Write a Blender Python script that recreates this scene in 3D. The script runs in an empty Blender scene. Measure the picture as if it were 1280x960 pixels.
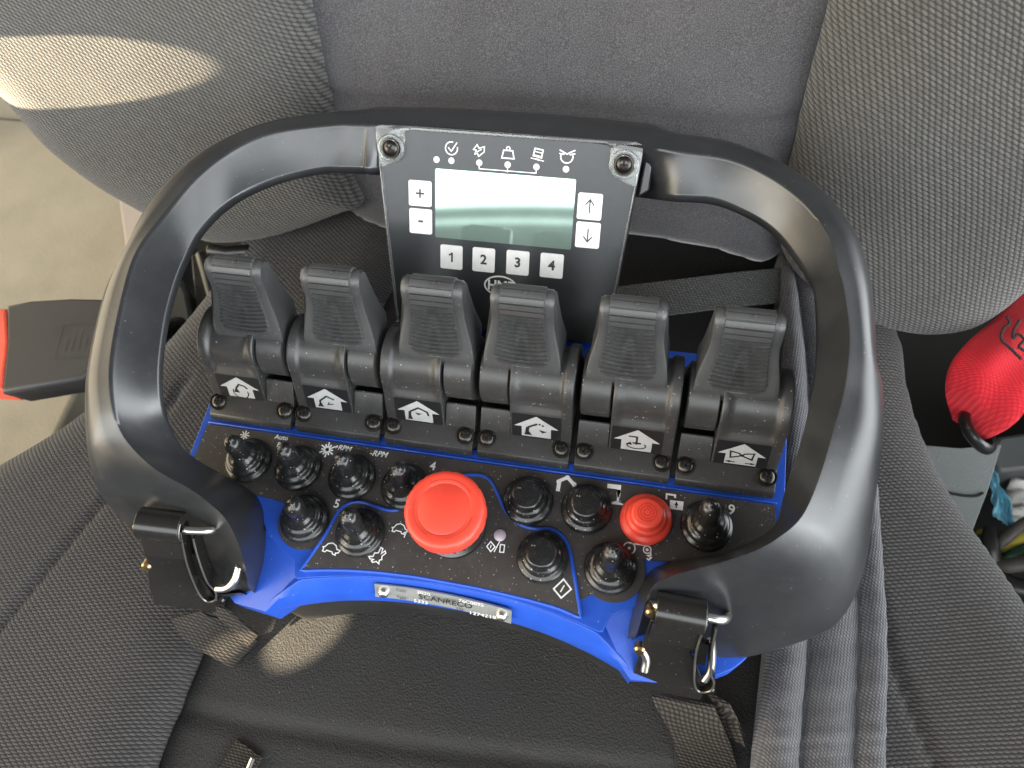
import bpy, bmesh, math, random
import numpy as np
from mathutils import Vector, Matrix, noise as mnoise
from mathutils.geometry import tessellate_polygon

random.seed(7)
SC = bpy.context.scene
COL = SC.collection
R = math.radians

# ------------------------------------------------------------------ camera pose (millimetres, panel of the remote = plane z 0)
FPX = 961.0
DIST = 356.0
_n = np.array([(745 - 640) / FPX, (960 - 480) / FPX, 1.0]); _n /= np.linalg.norm(_n)
def _ray(x, y): return np.array([(x - 640) / FPX, (y - 480) / FPX, 1.0])
def _hitc(x, y, h=0.0):
    r = _ray(x, y); return r * (DIST - h) / (_n @ r)
_A = _hitc(279, 508); _B = _hitc(955.2, 601.8)
_X = (_B - _A) / np.linalg.norm(_B - _A); _Z = -_n
_X = _X - (_X @ _Z) * _Z; _X /= np.linalg.norm(_X); _Y = np.cross(_Z, _X)
_O = _hitc(617, 555) - 7.9 * _X
_M = np.array([_X, _Y, _Z])
CAM = _M @ (-_O)
def P(x, y, h=0.0):
    """real place of a traced picture point that lies at height h (mm) over the panel plane"""
    return Vector(_M @ (_hitc(x, y, h) - _O))
def PP(x, y, q, m):
    """the same on the plane through q with normal m"""
    d = _M @ _ray(x, y); q = np.array(q); m = np.array(m)
    return Vector(CAM + ((q - CAM) @ m) / (d @ m) * d)

# ------------------------------------------------------------------ mesh builder (mm in, metres out)
class MB:
    def __init__(s): s.v = []; s.f = []; s.m = []
    def add(s, vs, fs, mat=0):
        b = len(s.v); s.v += [tuple(v) for v in vs]
        for f in fs: s.f.append(tuple(i + b for i in f)); s.m.append(mat)
        return s
    def box(s, x0, x1, y0, y1, z0, z1, mat=0):
        v = [(x, y, z) for z in (z0, z1) for y in (y0, y1) for x in (x0, x1)]
        return s.add(v, [(0, 2, 3, 1), (4, 5, 7, 6), (0, 1, 5, 4), (2, 6, 7, 3), (0, 4, 6, 2), (1, 3, 7, 5)], mat)
    def prism(s, poly, z0, z1, mat=0, top=None):
        n = len(poly)
        ar = sum(poly[i][0] * poly[(i + 1) % n][1] - poly[(i + 1) % n][0] * poly[i][1] for i in range(n))
        if ar < 0: poly = poly[::-1]; top = top[::-1] if top else top
        tp = top or poly
        v = [(p[0], p[1], z0) for p in poly] + [(p[0], p[1], z1 if len(p) < 3 else p[2]) for p in tp]
        fs = [tuple(range(n - 1, -1, -1)), tuple(range(n, 2 * n))]
        fs += [(i, (i + 1) % n, n + (i + 1) % n, n + i) for i in range(n)]
        return s.add(v, fs, mat)
    def flat(s, pts, mat=0):
        n = len(pts)
        ar = sum(pts[i][0] * pts[(i + 1) % n][1] - pts[(i + 1) % n][0] * pts[i][1] for i in range(n))
        if ar < 0: pts = pts[::-1]
        tris = tessellate_polygon([[Vector(p) for p in pts]])
        fs = []
        for a, b, c in tris:
            A, B, C = Vector(pts[a]), Vector(pts[b]), Vector(pts[c])
            fs.append((a, b, c) if (B - A).cross(C - A).z >= 0 else (a, c, b))
        return s.add(pts, fs, mat)
    def lathe(s, prof, c=(0, 0, 0), n=40, mat=0, rad=None, ax=None):
        """prof: (r, z) list; rad(k, j) may modulate the radius; ax(z) gives an xy shift"""
        vs = []; fs = []; m = len(prof)
        for j, (r, z) in enumerate(prof):
            dx, dy = ax(z) if ax else (0, 0)
            for k in range(n):
                a = 2 * math.pi * k / n; rr = r * (rad(k, j) if rad else 1)
                vs.append((c[0] + dx + rr * math.cos(a), c[1] + dy + rr * math.sin(a), c[2] + z))
        for j in range(m - 1):
            for k in range(n):
                fs.append((j * n + k, j * n + (k + 1) % n, (j + 1) * n + (k + 1) % n, (j + 1) * n + k))
        fs.append(tuple(range(n - 1, -1, -1))); fs.append(tuple((m - 1) * n + k for k in range(n)))
        return s.add(vs, fs, mat)
    def loft(s, rows, closed_u=True, closed_v=False, mat=0, cap=False):
        n = len(rows[0]); m = len(rows); vs = [p for r in rows for p in r]; fs = []
        for j in range(m if closed_v else m - 1):
            for k in range(n if closed_u else n - 1):
                a, b = j * n + k, j * n + (k + 1) % n
                c, d = ((j + 1) % m) * n + (k + 1) % n, ((j + 1) % m) * n + k
                fs.append((a, b, c, d))
        if cap: fs.append(tuple(range(n - 1, -1, -1))); fs.append(tuple((m - 1) * n + k for k in range(n)))
        return s.add(vs, fs, mat)
    def tube(s, pts, r, n=10, mat=0, closed=False, flat=None):
        """round (or elliptical: flat=(rx, rz) across and along up) tube along pts"""
        pts = [Vector(p) for p in pts]; rows = []; N = len(pts)
        for i in range(N):
            if closed: t = pts[(i + 1) % N] - pts[i - 1]
            else: t = pts[min(i + 1, N - 1)] - pts[max(i - 1, 0)]
            t.normalize()
            up = Vector((0, 0, 1)) if abs(t.z) < 0.9 else Vector((0, 1, 0))
            a = t.cross(up).normalized(); b = a.cross(t).normalized()
            rx, rz = flat or (r, r)
            rows.append([pts[i] + a * rx * math.cos(2 * math.pi * k / n) + b * rz * math.sin(2 * math.pi * k / n) for k in range(n)])
        return s.loft(rows, True, closed, mat, cap=not closed)
    def ribbon(s, pts, w, mat=0, closed=False):
        """flat line of width w drawn on the xy plane at the points' own height"""
        pts = [Vector(p) for p in pts]; N = len(pts); L = []; Rr = []
        for i in range(N):
            p0 = pts[i - 1] if (i or closed) else pts[i]; p1 = pts[(i + 1) % N] if (i < N - 1 or closed) else pts[i]
            d1 = (pts[i] - p0); d2 = (p1 - pts[i])
            d1 = d1 if d1.length > 1e-6 else d2; d2 = d2 if d2.length > 1e-6 else d1
            n1 = Vector((-d1.y, d1.x, 0)).normalized(); n2 = Vector((-d2.y, d2.x, 0)).normalized()
            nn = (n1 + n2); nn = nn.normalized() if nn.length > 1e-6 else n1
            k = w / 2 / max(0.45, nn.dot(n1))
            L.append(pts[i] + nn * k); Rr.append(pts[i] - nn * k)
        fs = []
        for i in range(N if closed else N - 1):
            j = (i + 1) % N; fs.append((N + i, N + j, j, i))
        return s.add(L + Rr, fs, mat)
    def text(s, body, loc, size, mat=0, rot=0.0, bold=0.0, sx=1.0, shear=0.0, align='CENTER', lift=0.0, basis=None):
        """lettering as flat faces; size = cap height in mm; basis = (origin, u, v) for lettering off the xy plane"""
        cu = bpy.data.curves.new('lettering', 'FONT'); cu.body = body; cu.size = 1.0; cu.offset = bold; cu.shear = shear
        cu.align_x = align; cu.align_y = 'CENTER'; cu.resolution_u = 3
        ob = bpy.data.objects.new('lettering', cu); COL.objects.link(ob)
        dg = bpy.context.evaluated_depsgraph_get(); dg.update()
        me = bpy.data.meshes.new_from_object(ob.evaluated_get(dg))
        k = size / 0.69; c, si = math.cos(rot), math.sin(rot); vs = []
        for v in me.vertices:
            x, y = v.co.x * k * sx, v.co.y * k
            x, y = x * c - y * si, x * si + y * c
            if basis: vs.append(basis[0] + basis[1] * x + basis[2] * y)
            else: vs.append((loc[0] + x, loc[1] + y, loc[2] + lift))
        s.add(vs, [tuple(p.vertices) for p in me.polygons], mat)
        bpy.data.objects.remove(ob); bpy.data.curves.remove(cu); bpy.data.meshes.remove(me)
        return s
    def build(s, name, mats, parent=None, loc=(0, 0, 0), rot=None, smooth=True, angle=38, bevel=0, seg=2, sub=0, label=None, merge=False):
        me = bpy.data.meshes.new(name); me.from_pydata([(x / 1000, y / 1000, z / 1000) for x, y, z in s.v], [], s.f)
        mats = mats if isinstance(mats, (list, tuple)) else [mats]
        for m in mats: me.materials.append(m)
        for p, m in zip(me.polygons, s.m): p.material_index = m
        bm = bmesh.new(); bm.from_mesh(me)
        if merge: bmesh.ops.remove_doubles(bm, verts=bm.verts, dist=2e-5)
        bmesh.ops.recalc_face_normals(bm, faces=bm.faces) if merge != 'keep' else None
        ca = R(angle)
        for f in bm.faces: f.smooth = smooth
        for e in bm.edges:
            if len(e.link_faces) == 2 and e.calc_face_angle(0) > ca: e.smooth = False
        bm.to_mesh(me); bm.free()
        o = bpy.data.objects.new(name, me); COL.objects.link(o)
        if parent is not None: o.parent = parent
        o.location = [c / 1000 for c in loc]
        if rot is not None: o.rotation_euler = rot
        if sub:
            md = o.modifiers.new('s', 'SUBSURF'); md.levels = md.render_levels = sub
        if bevel:
            md = o.modifiers.new('b', 'BEVEL'); md.width = bevel / 1000; md.segments = seg; md.limit_method = 'ANGLE'; md.angle_limit = R(35)
        if label: o['label'] = label
        return o

def empty(name, loc=(0, 0, 0), **k):
    o = bpy.data.objects.new(name, None); COL.objects.link(o); o.location = [c / 1000 for c in loc]; o.empty_display_size = 0.02
    return tag(o, **k)
def tag(o, label=None, cat=None, group=None, kind=None):
    for k, v in (('label', label), ('category', cat), ('group', group), ('kind', kind)):
        if v: o[k] = v
    return o

def crom(pts, n=8, closed=False):
    """Catmull-Rom through pts, n steps a span"""
    pts = [Vector(p) if len(p) == 3 else Vector((p[0], p[1], 0)) for p in pts]; N = len(pts); out = []
    for i in range(N if closed else N - 1):
        p0 = pts[i - 1] if (i or closed) else pts[0] * 2 - pts[1]
        p1, p2 = pts[i], pts[(i + 1) % N]
        p3 = pts[(i + 2) % N] if (i + 2 < N or closed) else p2 * 2 - p1
        for k in range(n):
            t = k / n
            out.append(0.5 * ((2 * p1) + (p2 - p0) * t + (2 * p0 - 5 * p1 + 4 * p2 - p3) * t * t + (3 * p1 - p0 - 3 * p2 + p3) * t ** 3))
    if not closed: out.append(pts[-1].copy())
    return out
def resample(pts, K):
    pts = [Vector(p) for p in pts]; d = [0]
    for a, b in zip(pts, pts[1:]): d.append(d[-1] + (b - a).length)
    out = []; j = 0
    for k in range(K):
        t = d[-1] * k / (K - 1)
        while j < len(d) - 2 and d[j + 1] < t: j += 1
        u = (t - d[j]) / max(1e-9, d[j + 1] - d[j]); out.append(pts[j].lerp(pts[j + 1], min(1, max(0, u))))
    return out
def circ(cx, cy, r, n=32, a0=0, a1=2 * math.pi, z=None):
    full = abs(a1 - a0 - 2 * math.pi) < 1e-6
    out = []
    for k in range(n if full else n + 1):
        a = a0 + (a1 - a0) * k / n; out.append((cx + r * math.cos(a), cy + r * math.sin(a)) + ((z,) if z is not None else ()))
    return out
def rrect(x0, x1, y0, y1, r, n=5):
    out = []
    for cx, cy, a in ((x1 - r, y1 - r, 0), (x0 + r, y1 - r, 90), (x0 + r, y0 + r, 180), (x1 - r, y0 + r, 270)):
        for k in range(n + 1):
            t = R(a + 90 * k / n); out.append((cx + r * math.cos(t), cy + r * math.sin(t)))
    return out

# ------------------------------------------------------------------ materials
def newmat(name):
    m = bpy.data.materials.new(name); m.use_nodes = True
    return m, m.node_tree, m.node_tree.nodes['Principled BSDF']
def lk(t, a, b): t.links.new(a, b)
def ramp(t, src, stops):
    n = t.nodes.new('ShaderNodeValToRGB'); e = n.color_ramp.elements
    while len(e) < len(stops): e.new(0.5)
    for el, (p, c) in zip(e, stops):
        el.position = p; el.color = (*c, 1) if isinstance(c, (tuple, list)) else (c, c, c, 1)
    lk(t, src, n.inputs[0]); return n.outputs[0]
def objco(t, scale=1.0, rot=(0, 0, 0)):
    c = t.nodes.new('ShaderNodeTexCoord'); mp = t.nodes.new('ShaderNodeMapping')
    mp.inputs['Rotation'].default_value = rot
    mp.inputs['Scale'].default_value = (scale,) * 3 if not isinstance(scale, tuple) else scale
    lk(t, c.outputs['Object'], mp.inputs[0]); return mp.outputs[0]
def noise(t, co, scale, detail=3, rough=0.6):
    n = t.nodes.new('ShaderNodeTexNoise'); n.inputs['Scale'].default_value = scale; n.inputs['Detail'].default_value = detail
    n.inputs['Roughness'].default_value = rough; lk(t, co, n.inputs['Vector']); return n.outputs['Fac']
def bump(t, h, dist, strength=1.0, normal=None):
    b = t.nodes.new('ShaderNodeBump'); b.inputs['Distance'].default_value = dist; b.inputs['Strength'].default_value = strength
    lk(t, h, b.inputs['Height'])
    if normal: lk(t, normal, b.inputs['Normal'])
    return b.outputs[0]
def mixc(t, fac, a, b, mode='MIX'):
    m = t.nodes.new('ShaderNodeMix'); m.data_type = 'RGBA'; m.blend_type = mode
    if isinstance(fac, (int, float)): m.inputs[0].default_value = fac
    else: lk(t, fac, m.inputs[0])
    for s, v in ((6, a), (7, b)):
        if isinstance(v, (tuple, list)): m.inputs[s].default_value = (*v, 1)
        else: lk(t, v, m.inputs[s])
    return m.outputs[2]
def math_(t, op, a, b=None, c=None):
    m = t.nodes.new('ShaderNodeMath'); m.operation = op
    for i, v in enumerate((a, b, c)):
        if v is None: continue
        if isinstance(v, (int, float)): m.inputs[i].default_value = v
        else: lk(t, v, m.inputs[i])
    return m.outputs[0]

def dust_fac(t, co, scale=520, thr=0.1, cover=0.42):
    """small pale specks lying on a surface: cells of a Voronoi, only some of them, at uneven sizes"""
    v = t.nodes.new('ShaderNodeTexVoronoi'); v.inputs['Scale'].default_value = scale; lk(t, co, v.inputs['Vector'])
    sep = t.nodes.new('ShaderNodeSeparateColor'); lk(t, v.outputs['Color'], sep.inputs[0])
    size = math_(t, 'MULTIPLY', math_(t, 'POWER', sep.outputs[0], 3.0), thr * 2.4)
    spot = math_(t, 'LESS_THAN', v.outputs['Distance'], size)
    keep = math_(t, 'LESS_THAN', sep.outputs[1], cover)
    return math_(t, 'MULTIPLY', spot, keep)
def plastic(name, col, rough=0.4, grain=0.00006, gscale=1800, dust=0.0, dscale=520, spec=0.5, smudge=0.12, coat=0.0, cover=0.4, metal=0.0):
    m, t, b = newmat(name); co = objco(t)
    sm = noise(t, co, 38, 4)
    mott = ramp(t, sm, [(0.3, tuple(c * 0.88 for c in col)), (0.7, tuple(min(1, c * 1.12) for c in col))])
    c = mott
    r = t.nodes.new('ShaderNodeMapRange'); r.inputs[1].default_value = 0.3; r.inputs[2].default_value = 0.7
    r.inputs[3].default_value = max(0.03, rough - smudge); r.inputs[4].default_value = rough + smudge; lk(t, sm, r.inputs[0])
    if dust:
        d = math_(t, 'MULTIPLY', dust_fac(t, co, dscale, 0.16, cover), dust)
        film = math_(t, 'MULTIPLY', ramp(t, noise(t, co, 260, 5, 0.75), [(0.5, 0.0), (0.8, 0.10)]), dust)
        c = mixc(t, film, c, (0.35, 0.32, 0.28)); c = mixc(t, d, c, (0.5, 0.48, 0.45))
    lk(t, c, b.inputs['Base Color']); lk(t, r.outputs[0], b.inputs['Roughness'])
    b.inputs['Specular IOR Level'].default_value = spec; b.inputs['Metallic'].default_value = metal
    if coat: b.inputs['Coat Weight'].default_value = coat; b.inputs['Coat Roughness'].default_value = 0.12
    if grain: lk(t, bump(t, noise(t, co, gscale, 2), grain, 0.6), b.inputs['Normal'])
    return m
def weave(name, light, dark, du=0.0022, dv=0.00125, rot=0.35, depth=0.0005, rough=0.85, slant=0.0, sheen=0.25):
    """knitted seat cloth: staggered rows of plump stitches"""
    m, t, b = newmat(name)
    co = objco(t, 1.0, (0, 0, rot))
    # small wander so rows are not ruler straight
    wn = t.nodes.new('ShaderNodeTexNoise'); wn.inputs['Scale'].default_value = 14; wn.inputs['Detail'].default_value = 2; lk(t, co, wn.inputs['Vector'])
    vm = t.nodes.new('ShaderNodeVectorMath'); vm.operation = 'SCALE'; vm.inputs['Scale'].default_value = 0.004; lk(t, wn.outputs['Color'], vm.inputs[0])
    va = t.nodes.new('ShaderNodeVectorMath'); va.operation = 'ADD'; lk(t, co, va.inputs[0]); lk(t, vm.outputs[0], va.inputs[1])
    sp = t.nodes.new('ShaderNodeSeparateXYZ'); lk(t, va.outputs[0], sp.inputs[0])
    v = math_(t, 'DIVIDE', sp.outputs[1], dv); row = math_(t, 'FLOOR', v); fv = math_(t, 'SUBTRACT', math_(t, 'FRACT', v), 0.5)
    u = math_(t, 'ADD', math_(t, 'DIVIDE', sp.outputs[0], du), math_(t, 'MULTIPLY', row, 0.5))
    u = math_(t, 'ADD', u, math_(t, 'MULTIPLY', fv, 0.5 + slant))
    fu = math_(t, 'SUBTRACT', math_(t, 'FRACT', u), 0.5)
    q = math_(t, 'ADD', math_(t, 'POWER', math_(t, 'ABSOLUTE', math_(t, 'MULTIPLY', fu, 2.05)), 2.0), math_(t, 'POWER', math_(t, 'ABSOLUTE', math_(t, 'MULTIPLY', fv, 2.35)), 2.0))
    h = math_(t, 'MAXIMUM', math_(t, 'SUBTRACT', 1.0, q), 0.0); h = math_(t, 'POWER', h, 0.6)
    wnoise = t.nodes.new('ShaderNodeTexWhiteNoise'); wnoise.noise_dimensions = '2D'
    cx = t.nodes.new('ShaderNodeCombineXYZ'); lk(t, math_(t, 'FLOOR', u), cx.inputs[0]); lk(t, row, cx.inputs[1]); lk(t, cx.outputs[0], wnoise.inputs['Vector'])
    fib = noise(t, co, 2600, 2)
    c = mixc(t, h, dark, light)
    c = mixc(t, math_(t, 'MULTIPLY', wnoise.outputs['Value'], 0.35), c, dark)
    c = mixc(t, 0.16, c, mixc(t, fib, tuple(x * 0.5 for x in light), tuple(min(1, x * 1.5) for x in light)))
    c = mixc(t, ramp(t, noise(t, co, 9, 4), [(0.35, 0.0), (0.7, 0.22)]), c, tuple(x * 0.6 for x in light))
    lk(t, c, b.inputs['Base Color']); b.inputs['Roughness'].default_value = rough; b.inputs['Specular IOR Level'].default_value = 0.15
    b.inputs['Sheen Weight'].default_value = sheen; b.inputs['Sheen Roughness'].default_value = 0.5
    hh = math_(t, 'ADD', h, math_(t, 'MULTIPLY', fib, 0.25))
    lk(t, bump(t, hh, depth, 0.9), b.inputs['Normal'])
    return m
def suede(name, col, depth=0.0003, scale=1500):
    m, t, b = newmat(name); co = objco(t)
    big = noise(t, co, 16, 5, 0.7); fine = noise(t, co, scale, 2, 0.7)
    c = mixc(t, ramp(t, big, [(0.3, 0.0), (0.72, 1.0)]), tuple(x * 0.72 for x in col), tuple(x * 1.18 for x in col))
    c = mixc(t, ramp(t, fine, [(0.42, 0.0), (0.68, 0.75)]), c, tuple(min(1, x * 2.3) for x in col))
    lk(t, c, b.inputs['Base Color']); b.inputs['Roughness'].default_value = 0.95; b.inputs['Specular IOR Level'].default_value = 0.1
    b.inputs['Sheen Weight'].default_value = 0.45; b.inputs['Sheen Roughness'].default_value = 0.35
    lk(t, bump(t, fine, depth, 0.8), b.inputs['Normal']); return m
def leather(name, col, cell=700, depth=0.0006, rough=0.6, spec=0.3):
    m, t, b = newmat(name); co = objco(t)
    v = t.nodes.new('ShaderNodeTexVoronoi'); v.feature = 'SMOOTH_F1'; v.inputs['Scale'].default_value = cell; v.inputs['Smoothness'].default_value = 0.5
    wn = t.nodes.new('ShaderNodeTexNoise'); wn.inputs['Scale'].default_value = cell * 0.6; lk(t, co, wn.inputs['Vector'])
    vm = t.nodes.new('ShaderNodeVectorMath'); vm.operation = 'SCALE'; vm.inputs['Scale'].default_value = 0.0012; lk(t, wn.outputs['Color'], vm.inputs[0])
    va = t.nodes.new('ShaderNodeVectorMath'); va.operation = 'ADD'; lk(t, co, va.inputs[0]); lk(t, vm.outputs[0], va.inputs[1]); lk(t, va.outputs[0], v.inputs['Vector'])
    big = noise(t, co, 20, 4)
    c = mixc(t, big, tuple(x * 0.75 for x in col), tuple(x * 1.25 for x in col))
    c = mixc(t, math_(t, 'MULTIPLY', dust_fac(t, co, 700, 0.12, 0.12), 0.25), c, (0.3, 0.28, 0.25))
    lk(t, c, b.inputs['Base Color']); b.inputs['Roughness'].default_value = rough; b.inputs['Specular IOR Level'].default_value = spec
    lk(t, bump(t, v.outputs['Distance'], depth, 0.9), b.inputs['Normal']); return m
def webbing(name, light, dark, pu=0.0016, pv=0.0011, depth=0.0003, rot=0.0):
    return weave(name, light, dark, pu, pv, rot, depth, 0.7)
def simple(name, col, rough=0.5, metal=0.0, spec=0.5, coat=0.0):
    m, t, b = newmat(name); co = objco(t)
    n_ = noise(t, co, 120, 3)
    lk(t, ramp(t, n_, [(0.3, tuple(c * 0.9 for c in col)), (0.7, tuple(min(1, c * 1.08) for c in col))]), b.inputs['Base Color'])
    b.inputs['Roughness'].default_value = rough; b.inputs['Metallic'].default_value = metal; b.inputs['Specular IOR Level'].default_value = spec
    if coat: b.inputs['Coat Weight'].default_value = coat; b.inputs['Coat Roughness'].default_value = 0.1
    return m

M = {}
M['grip'] = plastic('grip_plastic', (0.020, 0.021, 0.023), 0.34, 0.00003, 2600, dust=0.2, dscale=1200, smudge=0.05, cover=0.04, spec=0.75)
M['lever'] = plastic('lever_plastic', (0.034, 0.033, 0.033), 0.40, 0.00010, 1500, dust=0.5, dscale=1100, smudge=0.08, cover=0.22)
M['paddle'] = plastic('paddle_plastic', (0.048, 0.049, 0.050), 0.36, 0.00006, 1800, dust=0.3, dscale=1100, smudge=0.08, cover=0.10)
M['panel'] = plastic('panel_film', (0.042, 0.037, 0.035), 0.55, 0.00005, 2400, dust=0.7, dscale=1150, smudge=0.1, cover=0.36)
M['blue'] = plastic('blue_plastic', (0.016, 0.078, 0.47), 0.38, 0.00002, 1800, dust=0.3, dscale=900, smudge=0.06, cover=0.10)
M['base'] = plastic('base_plastic', (0.014, 0.014, 0.014), 0.55, 0.00008, 1500)
M['rubber'] = plastic('boot_rubber', (0.012, 0.012, 0.012), 0.24, 0.00005, 900, dust=0.6, dscale=900, smudge=0.08, cover=0.30)
M['red'] = plastic('red_plastic', (0.78, 0.062, 0.036), 0.40, 0.00002, 1800, smudge=0.05, dust=0.1, cover=0.1)
M['print'] = simple('white_print', (0.80, 0.80, 0.80), 0.6)
M['blackprint'] = simple('black_print', (0.015, 0.015, 0.015), 0.5)
M['screw'] = plastic('black_screw', (0.055, 0.05, 0.045), 0.28, 0, 0, dust=0.2, metal=0.85)
M['slot'] = simple('screw_slot', (0.004, 0.004, 0.004), 0.8)
M['sticker'] = simple('sticker_film', (0.012, 0.012, 0.013), 0.35)
M['silver'] = simple('sticker_silver', (0.42, 0.42, 0.42), 0.35, 0.1)
M['face'] = simple('display_face', (0.030, 0.033, 0.036), 0.26)
M['key'] = simple('key_white', (0.78, 0.78, 0.78), 0.4)
M['legend'] = simple('key_legend', (0.03, 0.03, 0.035), 0.5)
M['plate'] = simple('aluminium_plate', (0.42, 0.43, 0.42), 0.42, 0.6)
M['steel'] = simple('steel_wire', (0.72, 0.70, 0.66), 0.28, 1.0)
M['clip'] = plastic('black_steel', (0.014, 0.013, 0.012), 0.24, 0, 0, dust=0.15, dscale=1100, cover=0.12, spec=0.5, smudge=0.06)
M['brass'] = simple('brass_rivet', (0.50, 0.36, 0.18), 0.3, 1.0)
M['edge'] = simple('pale_steel_edge', (0.30, 0.29, 0.27), 0.35, 0.9)  # paler metal for the thin lines along the clip edges
M['led'] = simple('led_lens', (0.42, 0.36, 0.42), 0.3)
M['ledclear'] = simple('led_clear', (0.62, 0.66, 0.66), 0.3)
M['chrome'] = simple('collar_metal', (0.07, 0.068, 0.066), 0.25, 0.9)
M['bolster'] = weave('seat_cloth', (0.145, 0.139, 0.129), (0.010, 0.0097, 0.0093), 0.0035, 0.0020, 0.42, 0.0009)
M['cushion'] = weave('seat_cloth_dark', (0.088, 0.080, 0.077), (0.009, 0.0082, 0.008), 0.0031, 0.0019, -0.25, 0.0008)
M['suede'] = suede('suede_cloth', (0.060, 0.058, 0.061), 0.0004, 1500)
M['insert'] = leather('grained_insert', (0.026, 0.025, 0.025), 950, 0.0004, 0.66, 0.25)
M['seam'] = simple('seam_thread', (0.008, 0.008, 0.008), 0.9)
M['pad'] = weave('pad_cloth', (0.17, 0.167, 0.178), (0.035, 0.035, 0.04), 0.0017, 0.0013, 0.7, 0.0004)
M['piping'] = weave('pad_piping', (0.15, 0.15, 0.16), (0.05, 0.05, 0.055), 0.0016, 0.0012, 0.4, 0.0004)
M['webbing'] = weave('webbing_grey', (0.105, 0.104, 0.102), (0.035, 0.035, 0.035), 0.0023, 0.0017, 0.05, 0.0005)
M['strap'] = weave('webbing_black', (0.080, 0.070, 0.060), (0.006, 0.005, 0.005), 0.0024, 0.0014, 0.05, 0.0006, 0.8, 0.0, 0.0)
M['redweb'] = weave('webbing_red', (0.78, 0.030, 0.045), (0.52, 0.016, 0.026), 0.0022, 0.0011, 0.3, 0.00025, 0.7, 0.0, 0.1)
M['thread'] = simple('dark_thread', (0.03, 0.012, 0.012), 0.8)
M['beige'] = leather('beige_plastic', (0.25, 0.225, 0.175), 480, 0.0003, 0.6, 0.3)
M['beige2'] = leather('pale_trim', (0.32, 0.275, 0.24), 520, 0.0003, 0.6, 0.3)
M['greyplastic'] = leather('grey_plastic', (0.17, 0.185, 0.18), 800, 0.00022, 0.6, 0.3)
M['hinge'] = plastic('hinge_black', (0.012, 0.012, 0.012), 0.3, 0.00004, 900)
M['recliner'] = plastic('recliner_cover', (0.045, 0.052, 0.050), 0.6, 0.0001, 900)
M['buckle'] = plastic('buckle_plastic', (0.030, 0.029, 0.030), 0.45, 0.00006, 1500)
M['void'] = simple('dark_underfloor', (0.012, 0.012, 0.012), 0.9)
M['bag'] = simple('white_sheet', (0.66, 0.64, 0.60), 0.5)
M['cyan'] = simple('cyan_cloth', (0.16, 0.42, 0.54), 0.7)
M['yellow'] = simple('yellow_cable', (0.55, 0.45, 0.05), 0.45)
M['green'] = simple('green_cable', (0.03, 0.13, 0.07), 0.45)
M['blackcable'] = simple('black_cable', (0.02, 0.018, 0.017), 0.4)
M['greycable'] = simple('grey_sleeve', (0.075, 0.065, 0.056), 0.6)
def clearmat():
    m, t, b = newmat('clear_cover'); b.inputs['Base Color'].default_value = (0.93, 0.96, 0.95, 1); b.inputs['Roughness'].default_value = 0.08
    b.inputs['Transmission Weight'].default_value = 0.93; b.inputs['IOR'].default_value = 1.45; return m
M['clear'] = clearmat()
def lcdmat():
    m, t, b = newmat('lcd_glass'); co = objco(t)
    c = ramp(t, noise(t, co, 60, 3), [(0.3, (0.40, 0.56, 0.50)), (0.7, (0.46, 0.63, 0.56))])
    lk(t, c, b.inputs['Base Color']); b.inputs['Metallic'].default_value = 0.72; b.inputs['Roughness'].default_value = 0.035
    return m
M['lcd'] = lcdmat()

# ================================================================== THE REMOTE CONTROL
remote = empty('remote_control', (0, 0, -70), label='blue and black crane remote control with six levers lying on the seat cushion', cat='remote control')
def part(mb, name, mats, parent=remote, loc=(0, 0, 0), **k):
    """a part modelled in panel coordinates; loc is where its own origin stands over the panel"""
    if parent is remote: loc = (loc[0], loc[1], loc[2] + 70)
    return mb.build(name, mats, parent, loc, **k)

# ---- housing ------------------------------------------------------
def front_y(x, off=0.0):              # the concave front edge of the face
    return -71.5 - 7.5 * (abs(x) / 68) ** 2.2 - off
hb = MB()
xs = [-72 + 144 * k / 48 for k in range(49)]
arc_top = [(x, front_y(x), 0) for x in xs]
# upper deck: rim slab that the two face plates sit in
deck = [(-149, 50), (-22, 50), (-20, 65), (141, 65), (142, 50), (149, 46), (149, -46), (104, -50), (99, -55), (93, -63), (84, -69), (76, -73), (73.5, -80.5)] + \
       [(x, front_y(x) - 1.0) for x in reversed(xs)] + [(-73.5, -80.5), (-76, -73), (-84, -69), (-93, -63), (-99, -55), (-104, -50), (-149, -46)]
hb.prism(deck, -16, -0.6)
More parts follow.
